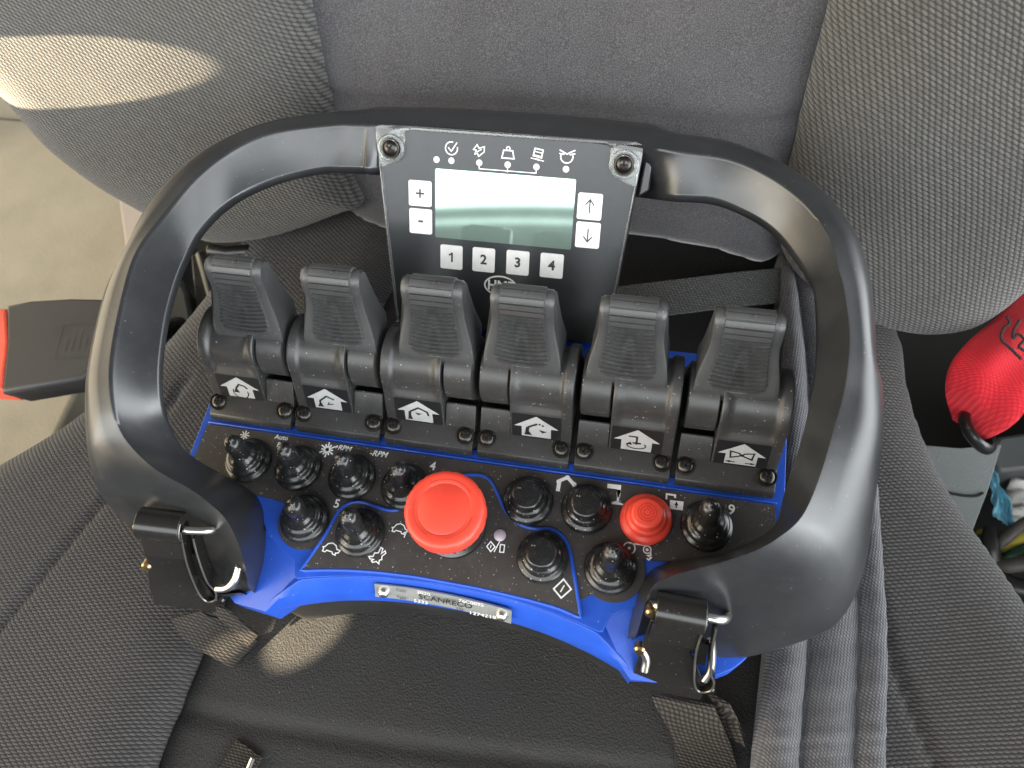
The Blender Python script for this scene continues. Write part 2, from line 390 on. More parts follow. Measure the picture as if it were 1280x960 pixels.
# the flared lip of the front and the two wells running down to the corners
rows = []
for x in [-88 + 176 * k / 60 for k in range(61)]:
    s = abs(x) / 88
    yt = front_y(min(abs(x), 72) * 1.0) - 1.2
    zt = -0.9 if abs(x) <= 72 else -0.9 - (abs(x) - 72) * 0.65
    yl = -79.5 - 15.5 * s ** 2.4
    zl = -11.0 - 3 * s
    if abs(x) > 72: yt = front_y(72) - 1.2 - (abs(x) - 72) * 0.62
    rows.append([Vector((x * 0.98, yt, zt)), Vector((x * 0.99, yt * 0.35 + yl * 0.65 + 0.2, zt * 0.55 + zl * 0.45 + 0.6)), Vector((x, yl, zl)), Vector((x, yl - 0.2, zl - 9)), Vector((x, yl + 22, zl - 9)), Vector((x * 0.98, yt + 18, zt - 6))])
hb.loft(rows, True, False, cap=True)
for sx in (-1, 1):                    # well floors and corner feet
    w = [(sx * 60, -64, -3.0), (sx * 72, -67, -2.5), (sx * 84, -68.5, -2.0), (sx * 94, -62, -3.0), (sx * 101, -54, -4.0), (sx * 118, -52, -8), (sx * 132, -70, -16), (sx * 125, -84, -24), (sx * 108, -95, -20), (sx * 88, -97, -13.5), (sx * 80, -89, -8.5), (sx * 72, -81, -4.0), (sx * 62, -74, -3)]
    lo = [(p[0], p[1], -34) for p in w]
    if sx > 0: pass
    n = len(w); vs = lo + w
    hb.add(vs, [tuple(range(n)), tuple(range(2 * n - 1, n - 1, -1))] + [(i, n + i, n + (i + 1) % n, (i + 1) % n) for i in range(n)])
fo = [P(x, y, -14) for x, y in [(872, 800), (918, 806), (940, 808), (934, 824), (916, 838), (893, 847), (862, 846), (840, 838), (838, 815)]]
hb.prism([(p.x, p.y) for p in fo], -30, -14, top=[(p.x * 0.995 + 0.5, p.y + 0.6) for p in fo])
hb.tube([(-145.5, -9.7, -0.4), (0, -9.7, -0.4), (145.5, -9.7, -0.5)], 0.75, 8)          # bead under the lever row
housing = part(hb, 'housing', [M['blue']], bevel=0.9, seg=3, angle=32)
bb = MB()
base_poly = [(-140, 60), (140, 60), (142, -55), (112, -88), (86, -92)] + [(x, -77 - 13 * (abs(x) / 80) ** 2.2) for x in [76 - 152 * k / 24 for k in range(25)]] + [(-86, -92), (-112, -88), (-142, -55)]
bb.prism(base_poly, -68, -16.5, top=[(p[0] * 0.985, p[1] * 0.985 + 1.5) for p in base_poly][::1])
part(bb, 'base_shell', [M['base']], bevel=3, seg=3)

# ---- face plates with their printing ------------------------------
wave_px = [(377, 713), (394, 689), (411, 664), (423, 642), (436, 631), (452, 628.5), (470, 634), (490, 639), (508, 635), (522, 622), (545, 605), (575, 596), (600, 595), (613, 602), (622, 618), (634, 642), (652, 657), (670, 662), (686, 662), (701, 669), (711, 686), (717, 715), (722, 745), (726, 772)]
arc_px = [(726, 772), (700, 760.5), (670, 751.5), (640, 744), (600, 735), (560, 727.5), (520, 720.5), (480, 715.5), (440, 712.5), (405, 712), (377, 713)]
wave = [P(x, y, 0) for x, y in wave_px]; arcb = [P(x, y, 0) for x, y in arc_px]
wave_s = crom(wave, 6); arc_s = crom(arcb, 6)
lower = [(v.x, v.y) for v in wave_s] + [(v.x, v.y) for v in arc_s[1:-1]]
up = [(-145, -11.2), (145, -11.2), (145, -43.5), (104, -44.5)]
up += [(74.5 + 14.6 * math.cos(a), -53 + 14.6 * math.sin(a)) for a in [R(28 - 150 * k / 16) for k in range(17)]]
up += [(60, -70), (-60, -70)]
up += [(-75.5 + 14.6 * math.cos(a), -53 + 14.6 * math.sin(a)) for a in [R(302 - 150 * k / 16) for k in range(17)]]
up += [(-104, -44.5), (-145, -43.5)]
def px(x, y, z=0.95): return P(x, y, z)
def pl(mb, pts, w, closed=False, z=0.95, mat=1): mb.ribbon([px(x, y, z) for x, y in pts], w, mat, closed)
def pf(mb, pts, z=0.95, mat=1): mb.flat([px(x, y, z) for x, y in pts], mat)
fp = MB(); fp.prism(up, -0.6, 0.5)
# lettering of the upper plate
ROT = 0.0
Z1 = 0.75
def tx(mb, body, x, y, size, z=Z1, **k): mb.text(body, px(x, y, z), size, 1, bold=0.018, shear=k.pop('shear', 0.0), **k)
tx(fp, 'Auto', 352, 547, 2.5); tx(fp, 'RPM', 354, 557, 2.5); tx(fp, '+RPM', 428, 560, 2.6, shear=0.25); tx(fp, '-RPM', 473, 567.5, 2.9, shear=0.25)
tx(fp, '4', 541, 583, 4.2); tx(fp, '5', 421, 630, 4.2); tx(fp, '9', 914.5, 637.5, 4.6)
fp.flat([(v.x, v.y, Z1) for v in [Vector(c) + px(907, 641) for c in [(0.5, 0.5, 0), (-0.5, 0.5, 0), (-0.5, -0.5, 0), (0.5, -0.5, 0)]]], 1)
for k in range(6):                                                   # crossed mark beside the third toggle
    a = math.pi * k / 6; c = px(409, 562, Z1); d = Vector((math.cos(a), math.sin(a), 0)) * (4.2 if k % 2 else 3.2)
    fp.ribbon([c - d, c + d], 0.75, 1)
for k in range(4):
    a = math.pi * k / 4; c = px(306, 544, Z1); d = Vector((math.cos(a), math.sin(a), 0)) * 2.6
    fp.ribbon([c - d, c + d], 0.6, 1)
# folding boom
pl(fp, [(697, 614), (699, 603)], 1.9, z=Z1); pl(fp, [(698, 601.5), (709, 597)], 1.7, z=Z1); pl(fp, [(709.5, 597), (717.5, 605.5)], 1.7, z=Z1)
for x, y in ((698.5, 602), (709.3, 596.8), (717.7, 605.5)): fp.flat([(c[0], c[1], Z1 + 0.05) for c in circ(px(x, y).x, px(x, y).y, 1.2, 14)], 1)
# outrigger leg
pf(fp, [(759.5, 604.5), (776.5, 606.5), (776.0, 617), (771.5, 616.5), (771, 611.5), (759, 610)], Z1); pl(fp, [(773.3, 616), (772, 628)], 1.1, z=Z1); pf(fp, [(764.5, 627.5), (771, 626), (779, 630), (778.5, 631.5), (764.5, 630)], Z1)
pf(fp, [(771.3, 612), (776, 612.5), (775, 622), (771, 621)], Z1)
# open padlock
pl(fp, [(833, 624), (833.4, 617.5), (844, 619), (843.8, 622.5)], 0.9, z=Z1); pf(fp, [(837.5, 625), (854.5, 627), (853.5, 638), (836.8, 636)], Z1)
pl(fp, [(845.6, 628.5), (845.2, 635)], 0.6, z=Z1 + 0.08, mat=2); pl(fp, [(843.6, 631.5), (845.6, 628.2), (847.2, 631.8)], 0.5, z=Z1 + 0.08, mat=2)
# winch: two drums, rope, hook
for x, y, r in ((786.5, 685, 2.7), (809, 687, 1.7)):
    c = px(x, y); fp.ribbon([(q[0], q[1], Z1) for q in circ(c.x, c.y, r, 26)], 0.55, 1, True); fp.flat([(q[0], q[1], Z1) for q in circ(c.x, c.y, 0.7, 12)], 1)
pl(fp, [(786, 678.8), (809, 682.3)], 0.55, z=Z1); pl(fp, [(813, 688), (813.5, 694), (809.5, 694.5), (814, 697), (811, 700), (808.5, 698)], 0.65, z=Z1)
part(fp, 'face_plate', [M['panel'], M['print'], M['blackprint']], angle=30, label='dusty black upper face plate with white symbols')
lp = MB(); lp.prism(lower, 0.2, 1.3)
Z2 = 1.55
turtle = [(0, 0), (1.5, -0.5), (1.2, -1.6), (3, -1.4), (3.6, -0.4), (7, -0.3), (7.6, -1.4), (9.2, -1.2), (9.0, 0.2), (9.8, 1.0), (8.6, 1.4), (7.6, 3.4), (5.2, 4.4), (2.8, 3.6), (1.4, 1.6), (-0.6, 1.5)]
def icon(mb, pts, x, y, sc, rot=0.0, flip=1, z=Z2, w=0.55):
    c = px(x, y, z); co, si = math.cos(rot), math.sin(rot); cx = sum(p[0] for p in pts) / len(pts); cy = sum(p[1] for p in pts) / len(pts); out = []
    for p in pts:
        a, b = (p[0] - cx) * sc * flip, (p[1] - cy) * sc; out.append((c.x + a * co - b * si, c.y + a * si + b * co, z))
    mb.ribbon(out, w, 1, True)
rabbit = [(0, 0), (1.6, 1.4), (1.0, 3.2), (2.4, 4.4), (1.4, 7.2), (2.6, 7.4), (3.8, 5.2), (4.2, 7.4), (5.4, 6.8), (5.0, 4.4), (6.2, 3.2), (5.4, 2.2), (6.6, 0.8), (4.8, 0.8), (3.6, -0.8), (2.6, -0.6), (3.0, 0.6), (1.4, -0.4)]
icon(lp, turtle, 413.5, 687, 0.86, -0.1, -1); icon(lp, rabbit, 472, 695.5, 0.95, -0.55)
icon(lp, turtle, 499.5, 662, 0.78, -0.05, -1, w=0.5); pl(lp, [(505, 672), (512, 655)], 0.5, z=Z2); pl(lp, [(514, 668), (513.5, 662), (517, 657)], 0.5, z=Z2); pl(lp, [(513.5, 662), (510, 657)], 0.5, z=Z2)
pl(lp, [(608.5, 683), (613.5, 677), (618.8, 683.5), (613.4, 689.5)], 0.55, True, Z2); pl(lp, [(613, 685), (614, 681)], 0.5, z=Z2)
pl(lp, [(617.5, 690), (624.5, 677)], 0.5, z=Z2); pl(lp, [(625.5, 680.5), (630.8, 681.3), (629.6, 690.5), (624.6, 690)], 0.5, True, Z2)
pl(lp, [(692, 736), (704.5, 724), (714, 736.5), (701.5, 747.5)], 0.7, True, Z2); pl(lp, [(700.5, 740), (705.5, 731.5)], 0.6, z=Z2)
part(lp, 'face_plate', [M['panel'], M['print']], angle=30, label='raised black front plate with turtle and rabbit symbols')
ed = MB(); ed.tube(crom([v + Vector((0, 0, 1.0)) for v in wave], 5) + crom([v + Vector((0, -0.4, 0.7)) for v in arcb], 5)[1:-1], 0.95, 8, closed=True)
part(ed, 'plate_rim', [M['blue']])

# ---- controls on the face -----------------------------------------
def toggle_mesh(lean):
    mb = MB()
    prof = [(11.6, -0.4), (12.0, 0.6), (12.0, 2.6), (11.2, 3.6), (10.2, 3.9), (9.9, 4.6), (10.0, 6.2), (9.3, 7.4), (8.2, 7.8), (7.4, 8.4), (7.2, 9.6), (6.6, 10.8), (5.4, 11.6), (4.9, 13), (4.8, 17), (4.7, 21), (4.5, 23.0), (3.8, 24.6), (2.6, 25.7), (1.6, 26.0), (1.3, 26.9), (0.5, 27.2)]
    mb.lathe(prof, n=36, ax=lambda z: (lean[0] * max(0, z - 8) / 18, lean[1] * max(0, z - 8) / 18))
    return mb
def push_mesh():
    return MB().lathe([(11.6, -0.4), (12.1, 0.6), (12.1, 2.8), (11.2, 4.0), (10.0, 4.3), (9.4, 5.0), (9.3, 6.4), (8.6, 7.3), (7.9, 7.6), (7.5, 8.4), (7.5, 10.6), (6.9, 11.7), (6.0, 12.1), (0.8, 12.3)], n=40)
row1 = [(-114.6, -28.0), (-87.4, -28.2), (-58.5, -28.6), (-30.6, -29.6)]
spots = [(x, y, (0.6 + 0.5 * i, 1.2)) for i, (x, y) in enumerate(row1)] + [(-76, -53, (2.8, 0.5)), (-46.4, -55.6, (0.5, 2.0)), (73.2, -53.0, (0.5, 2.5)), (114.2, -26.4, (-1.0, 2.5))]
for i, (x, y, lean) in enumerate(spots):
    part(toggle_mesh(lean), 'toggle_switch', [M['rubber']], loc=(x, y, 0.9 if i != 5 else 1.4), angle=60)
for i, (x, y) in enumerate([(30.6, -27.2), (58.6, -26.9), (42.0, -53.2)]):
    part(push_mesh(), 'push_button', [M['rubber']], loc=(x, y, 0.9 if i < 2 else 1.5), angle=60)
rb = push_mesh()
for r in (1.6, 2.9, 4.2): rb.ribbon([(c[0], c[1], 12.5) for c in circ(0, 0, r, 24)], 0.25, 1, True)
part(rb, 'push_button', [M['red'], simple('red_groove', (0.45, 0.025, 0.012), 0.5)], loc=(86.6, -27.6, 0.9), angle=60, label='red rubber push button')
# emergency stop
es = P(564, 652, 8)
EX, EY = es.x + 0.5, es.y - 0.5
eb = MB().lathe([(15.5, 0), (15.5, 3), (13.6, 4), (13.6, 19), (12, 20)], n=40)
for k in range(20):
    a = 2 * math.pi * k / 20; eb.box(-1.2 + 14.0 * math.cos(a), 1.2 + 14.0 * math.cos(a), -1.2 + 14.0 * math.sin(a), 1.2 + 14.0 * math.sin(a), 9, 17.5)
estop = part(eb, 'emergency_stop', [M['chrome']], loc=(EX, EY, 1.3))
cap = MB().lathe([(10, 18.5), (16.5, 18.5), (18.0, 19.4), (18.5, 21), (18.5, 25.5), (18.2, 27.5), (17.2, 28.6), (15.5, 29.0), (12.3, 29.1), (11.9, 28.8), (11.5, 29.1), (0.6, 29.5)], n=96, rad=lambda k, j: 0.985 if (2 <= j <= 5 and k % 6 == 0) else 1)
for a0, a1 in ((40, 130), (170, 250), (285, 352)):
    cap.ribbon([(c[0], c[1], 29.2) for c in circ(0, 0, 13.6, 20, R(a0), R(a1))], 0.5, 1)
cap.build('mushroom_cap', [M['red'], simple('cap_mark', (0.5, 0.05, 0.03), 0.5)], estop, angle=50)
c = P(625, 669, 1.5)
part(MB().lathe([(2.9, 0), (2.9, 0.5), (2.3, 1.0), (0.5, 1.3)], n=24), 'indicator_lamp', [M['led']], loc=(c.x, c.y, 1.3))

# ---- lever modules ------------------------------------------------
PITCH = 48.25
AXY, AXZ, RB = 28.5, 25.5, 15.9
HW = 22.75
def lever_base(s):
    """s = +1: tall cover on the right (levers 4 to 6), -1: mirrored"""
    mb = MB()
    def X(a, b): return (min(s * a, s * b), max(s * a, s * b))
    # foot strip with a slightly sloped top
    def ext(prof, xa, xb, mat=0):
        x0, x1 = X(xa, xb); n = len(prof)
        ar = sum(prof[i][0] * prof[(i + 1) % n][1] - prof[(i + 1) % n][0] * prof[i][1] for i in range(n))
        if ar < 0: prof = prof[::-1]
        vs = [(x0, p[0], p[1]) for p in prof] + [(x1, p[0], p[1]) for p in prof]
        mb.add(vs, [tuple(range(n - 1, -1, -1)), tuple(range(n, 2 * n))] + [(i, (i + 1) % n, n + (i + 1) % n, n + i) for i in range(n)], mat)
    ext([(-8.3, 0.6), (-7.8, 3.6), (-6.6, 5.2), (3.4, 8.0), (20, 8.0), (50, 8), (50, 0.6)], -HW, HW)
    # low block on the barrel side
    ext([(3.2, 7.6), (3.6, 8.8), (11.6, 16.6), (12.6, 16.6), (12.8, 11), (20, 7.6)], -HW, -7.6)
    # back wall behind the barrel
    ext([(40, 7.6), (40.5, 20), (44, 22), (48.5, 18), (50, 7.6)], -HW, -7.6)
    # tall cover: flat sloped front, then over the barrel; a shallow recess on its crown
    xs_ = [-7.3, -6.9, -6.2, -5.0, -3.8, -2.4, -1.0, 1.0, 4, 8, 12, 15.4, 16.4, 17.2, 18, 18.8, 21.0, 22.2, 22.75]
    prof = []
    for k in range(17):
        u = k / 16; prof.append((3.0 + 8.6 * u, 8.0 + 20.6 * u, 'f', u))
    RC = 17.4
    a0 = math.atan2(28.6 - AXZ, 11.6 - AXY)
    for k in range(1, 27):
        a = a0 - (a0 + R(14)) * k / 26
        prof.append((AXY + RC * math.cos(a), AXZ + RC * math.sin(a), 'c', (a0 - a)))
    prof.append((47.5, 14, 'b', 0)); prof.append((50, 7.6, 'b', 0))
    rows = []
    for (y, z, tp, u) in prof:
        row = []
        for j, x in enumerate(xs_):
            ny, nz = (y - AXY, z - AXZ); L = math.hypot(ny, nz) or 1; ny /= L; nz /= L
            dx = min(max((x + 6.2) / 5.0, 0), max((18.8 - x) / 2.4, 0), 1)
            arc = (u * 17.4 if tp == 'c' else -22.3 * (1 - u) if tp == 'f' else 40)
            da = min(max((arc + 6.5) / 3.0, 0), 1) if tp != 'b' else 1
            d = -1.8 * (dx * dx * (3 - 2 * dx)) * (da * da * (3 - 2 * da))
            if j in (0, len(xs_) - 1): d -= 0.5
            row.append(Vector((s * x, y + ny * d, z + nz * d)))
        rows.append(row)
    mb.loft(rows, False, False)
    for j in (0, -1):                                            # cheeks
        side = [r[j] for r in rows]
        side = side + [Vector((side[0].x, 50, 0.8)), Vector((side[0].x, 3, 0.8))]
        vs = [(p.x, p.y, p.z) for p in side]; mb.add(vs, [tuple(range(len(vs)))])
    return mb
def barrel(s):
    mb = MB(); x0, x1 = sorted((s * -22.4, s * -8.1)); rows = []
    for x, r in ((x0, RB - 0.8), (x0 + 0.6, RB), (x1 - 0.6, RB), (x1, RB - 0.8)):
        rows.append([Vector((x, AXY + r * math.cos(2 * math.pi * k / 40), AXZ + r * math.sin(2 * math.pi * k / 40))) for k in range(40)])
    return mb.loft(rows, True, False, cap=True)
def paddle(s):
    """thumb lever: rolled ribbed head on a leaning blade, offset to the barrel side"""
    mb = MB()
    front = crom([(21.6, 36.5, 0), (23.2, 41.5, 0), (26.4, 46.8, 0), (30.0, 52.4, 0), (33.4, 58.2, 0), (36.0, 63.8, 0), (37.2, 68.6, 0), (39.0, 73.0, 0), (42.6, 75.4, 0), (46.2, 74.4, 0), (48.4, 71.0, 0)], 16)
    front = resample(front, 300)
    back = [(48.2, 66, 0), (46.4, 58, 0), (45.0, 50, 0), (44.6, 42, 0), (42.5, 37, 0)]
    L = 0.0; d = [0.0]
    for a, b in zip(front, front[1:]): d.append(d[-1] + (b - a).length)
    xs_ = [-1.0, -0.97, -0.90, -0.80, -0.74, -0.715] + [-0.69 + 1.38 * k / 26 for k in range(27)] + [0.715, 0.74, 0.80, 0.90, 0.97, 1.0]
    cx = 4.4 if s < 0 else -2.6
    def halfw(z):
        t = min(1, max(0, (z - 42) / 22)); t = t * t * (3 - 2 * t); return 18.2 - 3.9 * t
    rows = []
    PADW = 11.6
    for i, p in enumerate(front):
        t = (front[min(i + 1, len(front) - 1)] - front[max(i - 1, 0)]).normalized()
        nrm = Vector((-t.y, t.x, 0)); nrm = nrm if nrm.x < 0 or nrm.y > 0 else -nrm
        hw = halfw(p.y); row = []
        z = p.y; arc = d[i]
        for f in xs_:
            x = f * hw
            o = 0.0
            onroll = arc > 34.0
            inpad = abs(f) <= 0.70
            lowcut = 8.0 + 2.2 * (1 - (min(abs(f), 0.70) / 0.70) ** 2) * -1 + (2.6 * max(0, (abs(f) - 0.5) / 0.2) ** 2 if inpad else 0)
            if inpad and arc > lowcut:
                if not onroll:
                    e = min(1, (arc - lowcut) / 1.2)
                    ph = (arc - 0.010 * (x * x)) / 2.15
                    fr = ph - math.floor(ph)
                    o = e * (0.55 + 1.45 * (fr / 0.85 if fr < 0.85 else (1 - fr) / 0.15))
                else:
                    ph = (arc - 34.0) / 3.0; fr = ph - math.floor(ph)
                    o = 1.1 if 0.10 < fr < 0.93 or arc > 50 else 0.25
            elif onroll: o = 0.25 if abs(f) < 0.97 else -0.6
            else:
                o = 0.0 if abs(f) < 0.93 else -0.5 * (abs(f) - 0.93) / 0.07
            # scooped face
            if not onroll and arc > 6: o -= 0.6 * (1 - (abs(f)) ** 2) * math.sin(math.pi * min(1, (arc - 6) / 26))
            row.append(Vector((cx + x, p.x + nrm.x * o, p.y + nrm.y * o)))
        rows.append(row)
    for q in back:
        hw = halfw(q[1]); rows.append([Vector((cx + f * hw * (0.98), q[0], q[1])) for f in xs_])
    mb.loft(rows, False, False)
    for j in (0, -1):
        vs = [tuple(r[j]) for r in rows]; mb.add(vs, [tuple(range(len(vs)))])
    mb.lathe([(0.9, 0), (0.9, 0.5), (0.3, 0.8)], (cx + 1.5, 42.4, 76.4), 10)
    return mb
def screw_mesh():
    mb = MB().lathe([(4.7, -0.8), (4.7, -0.2), (4.4, 0.2), (3.9, 0.25), (3.7, -0.3), (3.0, 0.5), (1.7, 0.85), (0.2, 0.9)], n=28)
    for a in (0.35, 0.35 + math.pi / 2):
        d = Vector((math.cos(a), math.sin(a), 0)); nn = Vector((-d.y, d.x, 0))
        mb.add([d * 2.0 + nn * 0.45 + Vector((0, 0, 1.0)), -d * 2.0 + nn * 0.45 + Vector((0, 0, 1.0)), -d * 2.0 - nn * 0.45 + Vector((0, 0, 1.0)), d * 2.0 - nn * 0.45 + Vector((0, 0, 1.0))], [(0, 1, 2, 3)], 1)
    return mb
# picture on each sticker, in a 20 x 14 field (origin at the middle)
def sticker(s, kind):
    mb = MB()
    o = Vector((s * 5.6, 3.0 + 8.6 * 0.35, 8.0 + 20.6 * 0.35)); v = Vector((0, 8.6, 20.6)).normalized(); u = Vector((1, 0, 0)); nn = u.cross(v)
    if nn.z < 0: nn = -nn
    def W(p, h): return o + u * (p[0] * 1.16) + v * (p[1] * 1.08) + nn * h
    def poly(pts, h, mat):
        tris = tessellate_polygon([[Vector((p[0], p[1], 0)) for p in pts]]); mb.add([W(p, h) for p in pts], [tuple(t) for t in tris], mat)
    def line(pts, w, h=0.34, mat=2, closed=False):
        t_ = MB().ribbon([(p[0], p[1], 0) for p in pts], w, 0, closed)
        mb.add([W(p, h) for p in t_.v], t_.f, mat)
    poly(rrect(-10.4, 10.4, -7.0, 7.0, 0.8), 0.12, 0)
    poly([(-6.2, -6.2), (6.2, -6.2), (6.2, -0.4), (9.4, -0.4), (0, 6.4), (-9.4, -0.4), (-6.2, -0.4)], 0.24, 1)
    if kind == 0:      # column turning
        line([(-2.5, -3.2), (-1.6, -0.5), (0.2, 2.0), (2.8, 1.2), (3.8, -0.4)], 0.9); line([(c[0], c[1]) for c in circ(0, -3.2, 3.6, 20, R(150), R(380))], 0.5); poly([(-3.4, -3.2), (-0.4, -3.4), (-1.6, -0.2)], 0.34, 2)
    elif kind == 1:    # first boom
        line([(-3.8, -5.0), (-3.4, -1.4), (0, 1.8), (3.4, 0.2)], 0.9); line([(2.6, -2.6), (0, -3.4), (0.8, -1.8)], 0.6); poly([(-5, -5.2), (-2.2, -5.2), (-3.2, -2.0)], 0.34, 2)
    elif kind == 2:    # second boom
        line([(-4.2, -5.0), (-3.8, -0.6)], 1.2); line([(-3.8, -0.6), (0.2, 2.2), (4.0, 0.2), (4.4, -2)], 0.9); poly([(1.6, -1.2), (-1.6, -0.8), (-0.2, -2.4)], 0.34, 2); poly([(-5.2, -5.4), (-2.8, -5.4), (-3.6, -2.2)], 0.34, 2)
    elif kind == 3:    # telescope
        line([(-4.2, -5.0), (-3.6, -0.6)], 1.4); line([(-3.6, -0.6), (0.4, 2.0)], 1.0); line([(1.0, 2.0), (1.8, 1.8)], 0.9); line([(2.4, 1.5), (3.2, 1.1)], 0.9); poly([(-5.4, -5.4), (-1.8, -5.4), (-3.0, -3.0)], 0.34, 2); poly([(1.0, -1.4), (4.6, -2.2), (2.6, -3.4)], 0.34, 2)
    elif kind == 4:    # rotator
        line([(-3.4, 2.2), (0, 2.2), (0, -0.2)], 0.8); line([(0, 0.4), (0, -2.4)], 0.8); line([(-1.6, -1.6), (1.8, -1.6)], 0.9); line([(c[0] * 1.0, c[1]) for c in [(3.8 * math.cos(R(a)), -3.0 + 1.9 * math.sin(R(a))) for a in range(130, 410, 14)]], 0.55); poly([(-4.6, -2.6), (-2.2, -1.2), (-1.8, -3.0)], 0.34, 2)
    else:              # grab
        line([(-4.6, 1.4), (-1.0, 0.6), (0, -0.8), (1.0, 0.6), (4.6, 1.4), (4.2, -2.4), (1.2, -1.2), (0, -0.2), (-1.2, -1.2), (-4.2, -2.4)], 0.7, closed=True); line([(-5.4, -4.9), (-2, -4.9)], 0.5); line([(2, -4.9), (5.4, -4.9)], 0.5); poly([(-6, -4.9), (-4, -4.2), (-4, -5.6)], 0.34, 2); poly([(6, -4.9), (4, -4.2), (4, -5.6)], 0.34, 2)
    return mb
rl_ = MB(); rl_.box(-143, 143, -4.5, 54, -0.4, 4.2); part(rl_, 'lever_gap_slab', [M['base']])  # black slab added so the gaps between the lever bases look dark
BASEM = {}; PADM = {}; BARM = {}; SCRM = None
for k in range(6):
    s = -1 if k < 3 else 1
    x0 = -120.6 + PITCH * k
    if s not in BASEM:
        b = part(lever_base(s), 'lever_base', [M['lever']], loc=(x0, 0, 0), angle=40, bevel=0.35)
        pd = paddle(s).build('thumb_lever', [M['paddle']], b, angle=55); br = barrel(s).build('barrel', [M['lever']], b)
        BASEM[s], PADM[s], BARM[s] = b, pd, br
    else:
        b = BASEM[s].copy(); COL.objects.link(b); b.parent = remote; b.location = (x0 / 1000, 0, 0.07)
        for src in (PADM[s], BARM[s]):
            q = src.copy(); COL.objects.link(q); q.parent = b
    for x in (-20.2 if s > 0 else -20.2, 17.3 if s > 0 else 17.3):
        xx = x + 1.4
        if SCRM is None:
            SCRM = screw_mesh().build('screw', [M['screw'], M['slot']], b, (xx, 0.0, 7.6), (R(15.0), 0, 0)); q = SCRM
        else:
            q = SCRM.copy(); COL.objects.link(q); q.parent = b
        q.location = (xx / 1000, -0.0003, 0.0076); q.rotation_euler = (R(15.5), 0, random.uniform(0, 1.5))
    sticker(s, k).build('pictogram_sticker', [M['sticker'], M['silver'], M['blackprint']], b, smooth=False)

# ---- display ------------------------------------------------------
TD = R(50.5)
dq = P(630, 398, 15); DX0 = 0.0
disp_loc = (0.0, dq.y, 15.0)
HT, HB_, VT = 65.8, 57.4, 92.6
def half(v): return HB_ + (HT - HB_) * (v / 90.5)
db = MB()
body = [(-half(-9), -9), (half(-9), -9), (half(VT) - 1, VT - 2.5), (half(VT) - 3.5, VT), (-half(VT) + 3.5, VT), (-half(VT) + 1, VT - 2.5)]
db.prism([(p[0] * 1.0, p[1]) for p in body], -13, -1.2)
disp = part(db, 'display_panel', [M['grip']], loc=disp_loc, rot=(TD, 0, 0), bevel=1.0)
fc = MB(); ins = [(-half(-8) + 1.8, -8), (half(-8) - 1.8, -8)]
cut = []
# face film with the two scalloped screw corners left free
for sx in (1, -1):
    pts = [(sx * (half(72) - 1.8), 72.5), (sx * (half(74) - 5), 73.0), (sx * 57.5, 74.0), (sx * 53.0, 76.2), (sx * 50.4, 80.5), (sx * 49.8, 86), (sx * 49.4, 90.6)]
    pts = [(p[0], p[1]) for p in crom(pts, 4)]
    cut.append(pts)
film = ins + cut[0] + cut[1][::-1]
fc.prism(film, -1.2, 0.0, 0)
LD = [(-34, 80.2), (-26.5, 80.2), (-12.6, 80.2), (1.4, 80.3), (15.4, 80.3), (29.6, 80.3)]
def dl(pts, w, closed=False, mat=1): fc.ribbon([(p[0], p[1] + DY, 0.18) for p in pts], w, mat, closed)
for x, y in LD: fc.flat([(c[0], c[1], 0.16) for c in circ(x, y - 2.4, 1.55, 20)], 2)
DY = -3.4
# symbols over the lamps: tick in a ring, hand, weight, tilted panel, horned ring
dl([(c[0], c[1]) for c in circ(-26.5, 87.0, 3.0, 24, R(75), R(375))], 0.55); dl([(-28.2, 87.4), (-26.6, 85.6), (-23.8, 89.8)], 0.55)
dl([(-15.6, 87.2), (-13.8, 89.6), (-12.9, 88.0), (-10.2, 88.8), (-10.3, 86.4), (-13.0, 84.2), (-13.6, 85.6), (-14.8, 85.2), (-14.2, 87.0)], 0.5, True); dl([(-13.8, 86.2), (-11.6, 87.6)], 0.45)
dl([(-0.8, 87.9), (3.6, 87.9), (4.4, 84.3), (-1.6, 84.3)], 0.6, True); dl([(c[0], c[1]) for c in circ(1.4, 88.8, 0.85, 14)], 0.5, True)
q = [(13.6, 86.4), (14.3, 89.8), (18.2, 89.2), (17.6, 85.6)]; dl(q, 0.6, True); fc.flat([(13.9, 83.6, 0.17), (17.6, 83.0, 0.17), (17.5, 82.3, 0.17), (13.8, 82.8, 0.17)], 1); dl([(14.2, 88.4), (17.8, 87.8)], 0.4); dl([(12.4, 85.3), (18.8, 84.2)], 0.45); fc.flat([(15.0, 81.8, 0.17), (16.4, 81.7, 0.17), (16.2, 80.6, 0.17)], 1)
dl([(c[0], c[1]) for c in circ(29.6, 87.0, 2.9, 24, R(165), R(375))], 0.6); dl([(26.0, 89.9), (29.6, 88.2), (33.4, 90.2)], 0.6); dl([(25.9, 88.3), (28.4, 88.0)], 0.55); dl([(30.9, 88.0), (33.5, 88.6)], 0.55)
DY = 0.6
dl([(-12.6, 75.9), (-12.6, 74.4), (15.4, 74.4), (15.4, 75.9)], 0.45); dl([(1.4, 75.9), (1.4, 73.8)], 0.45); DY = 0.0
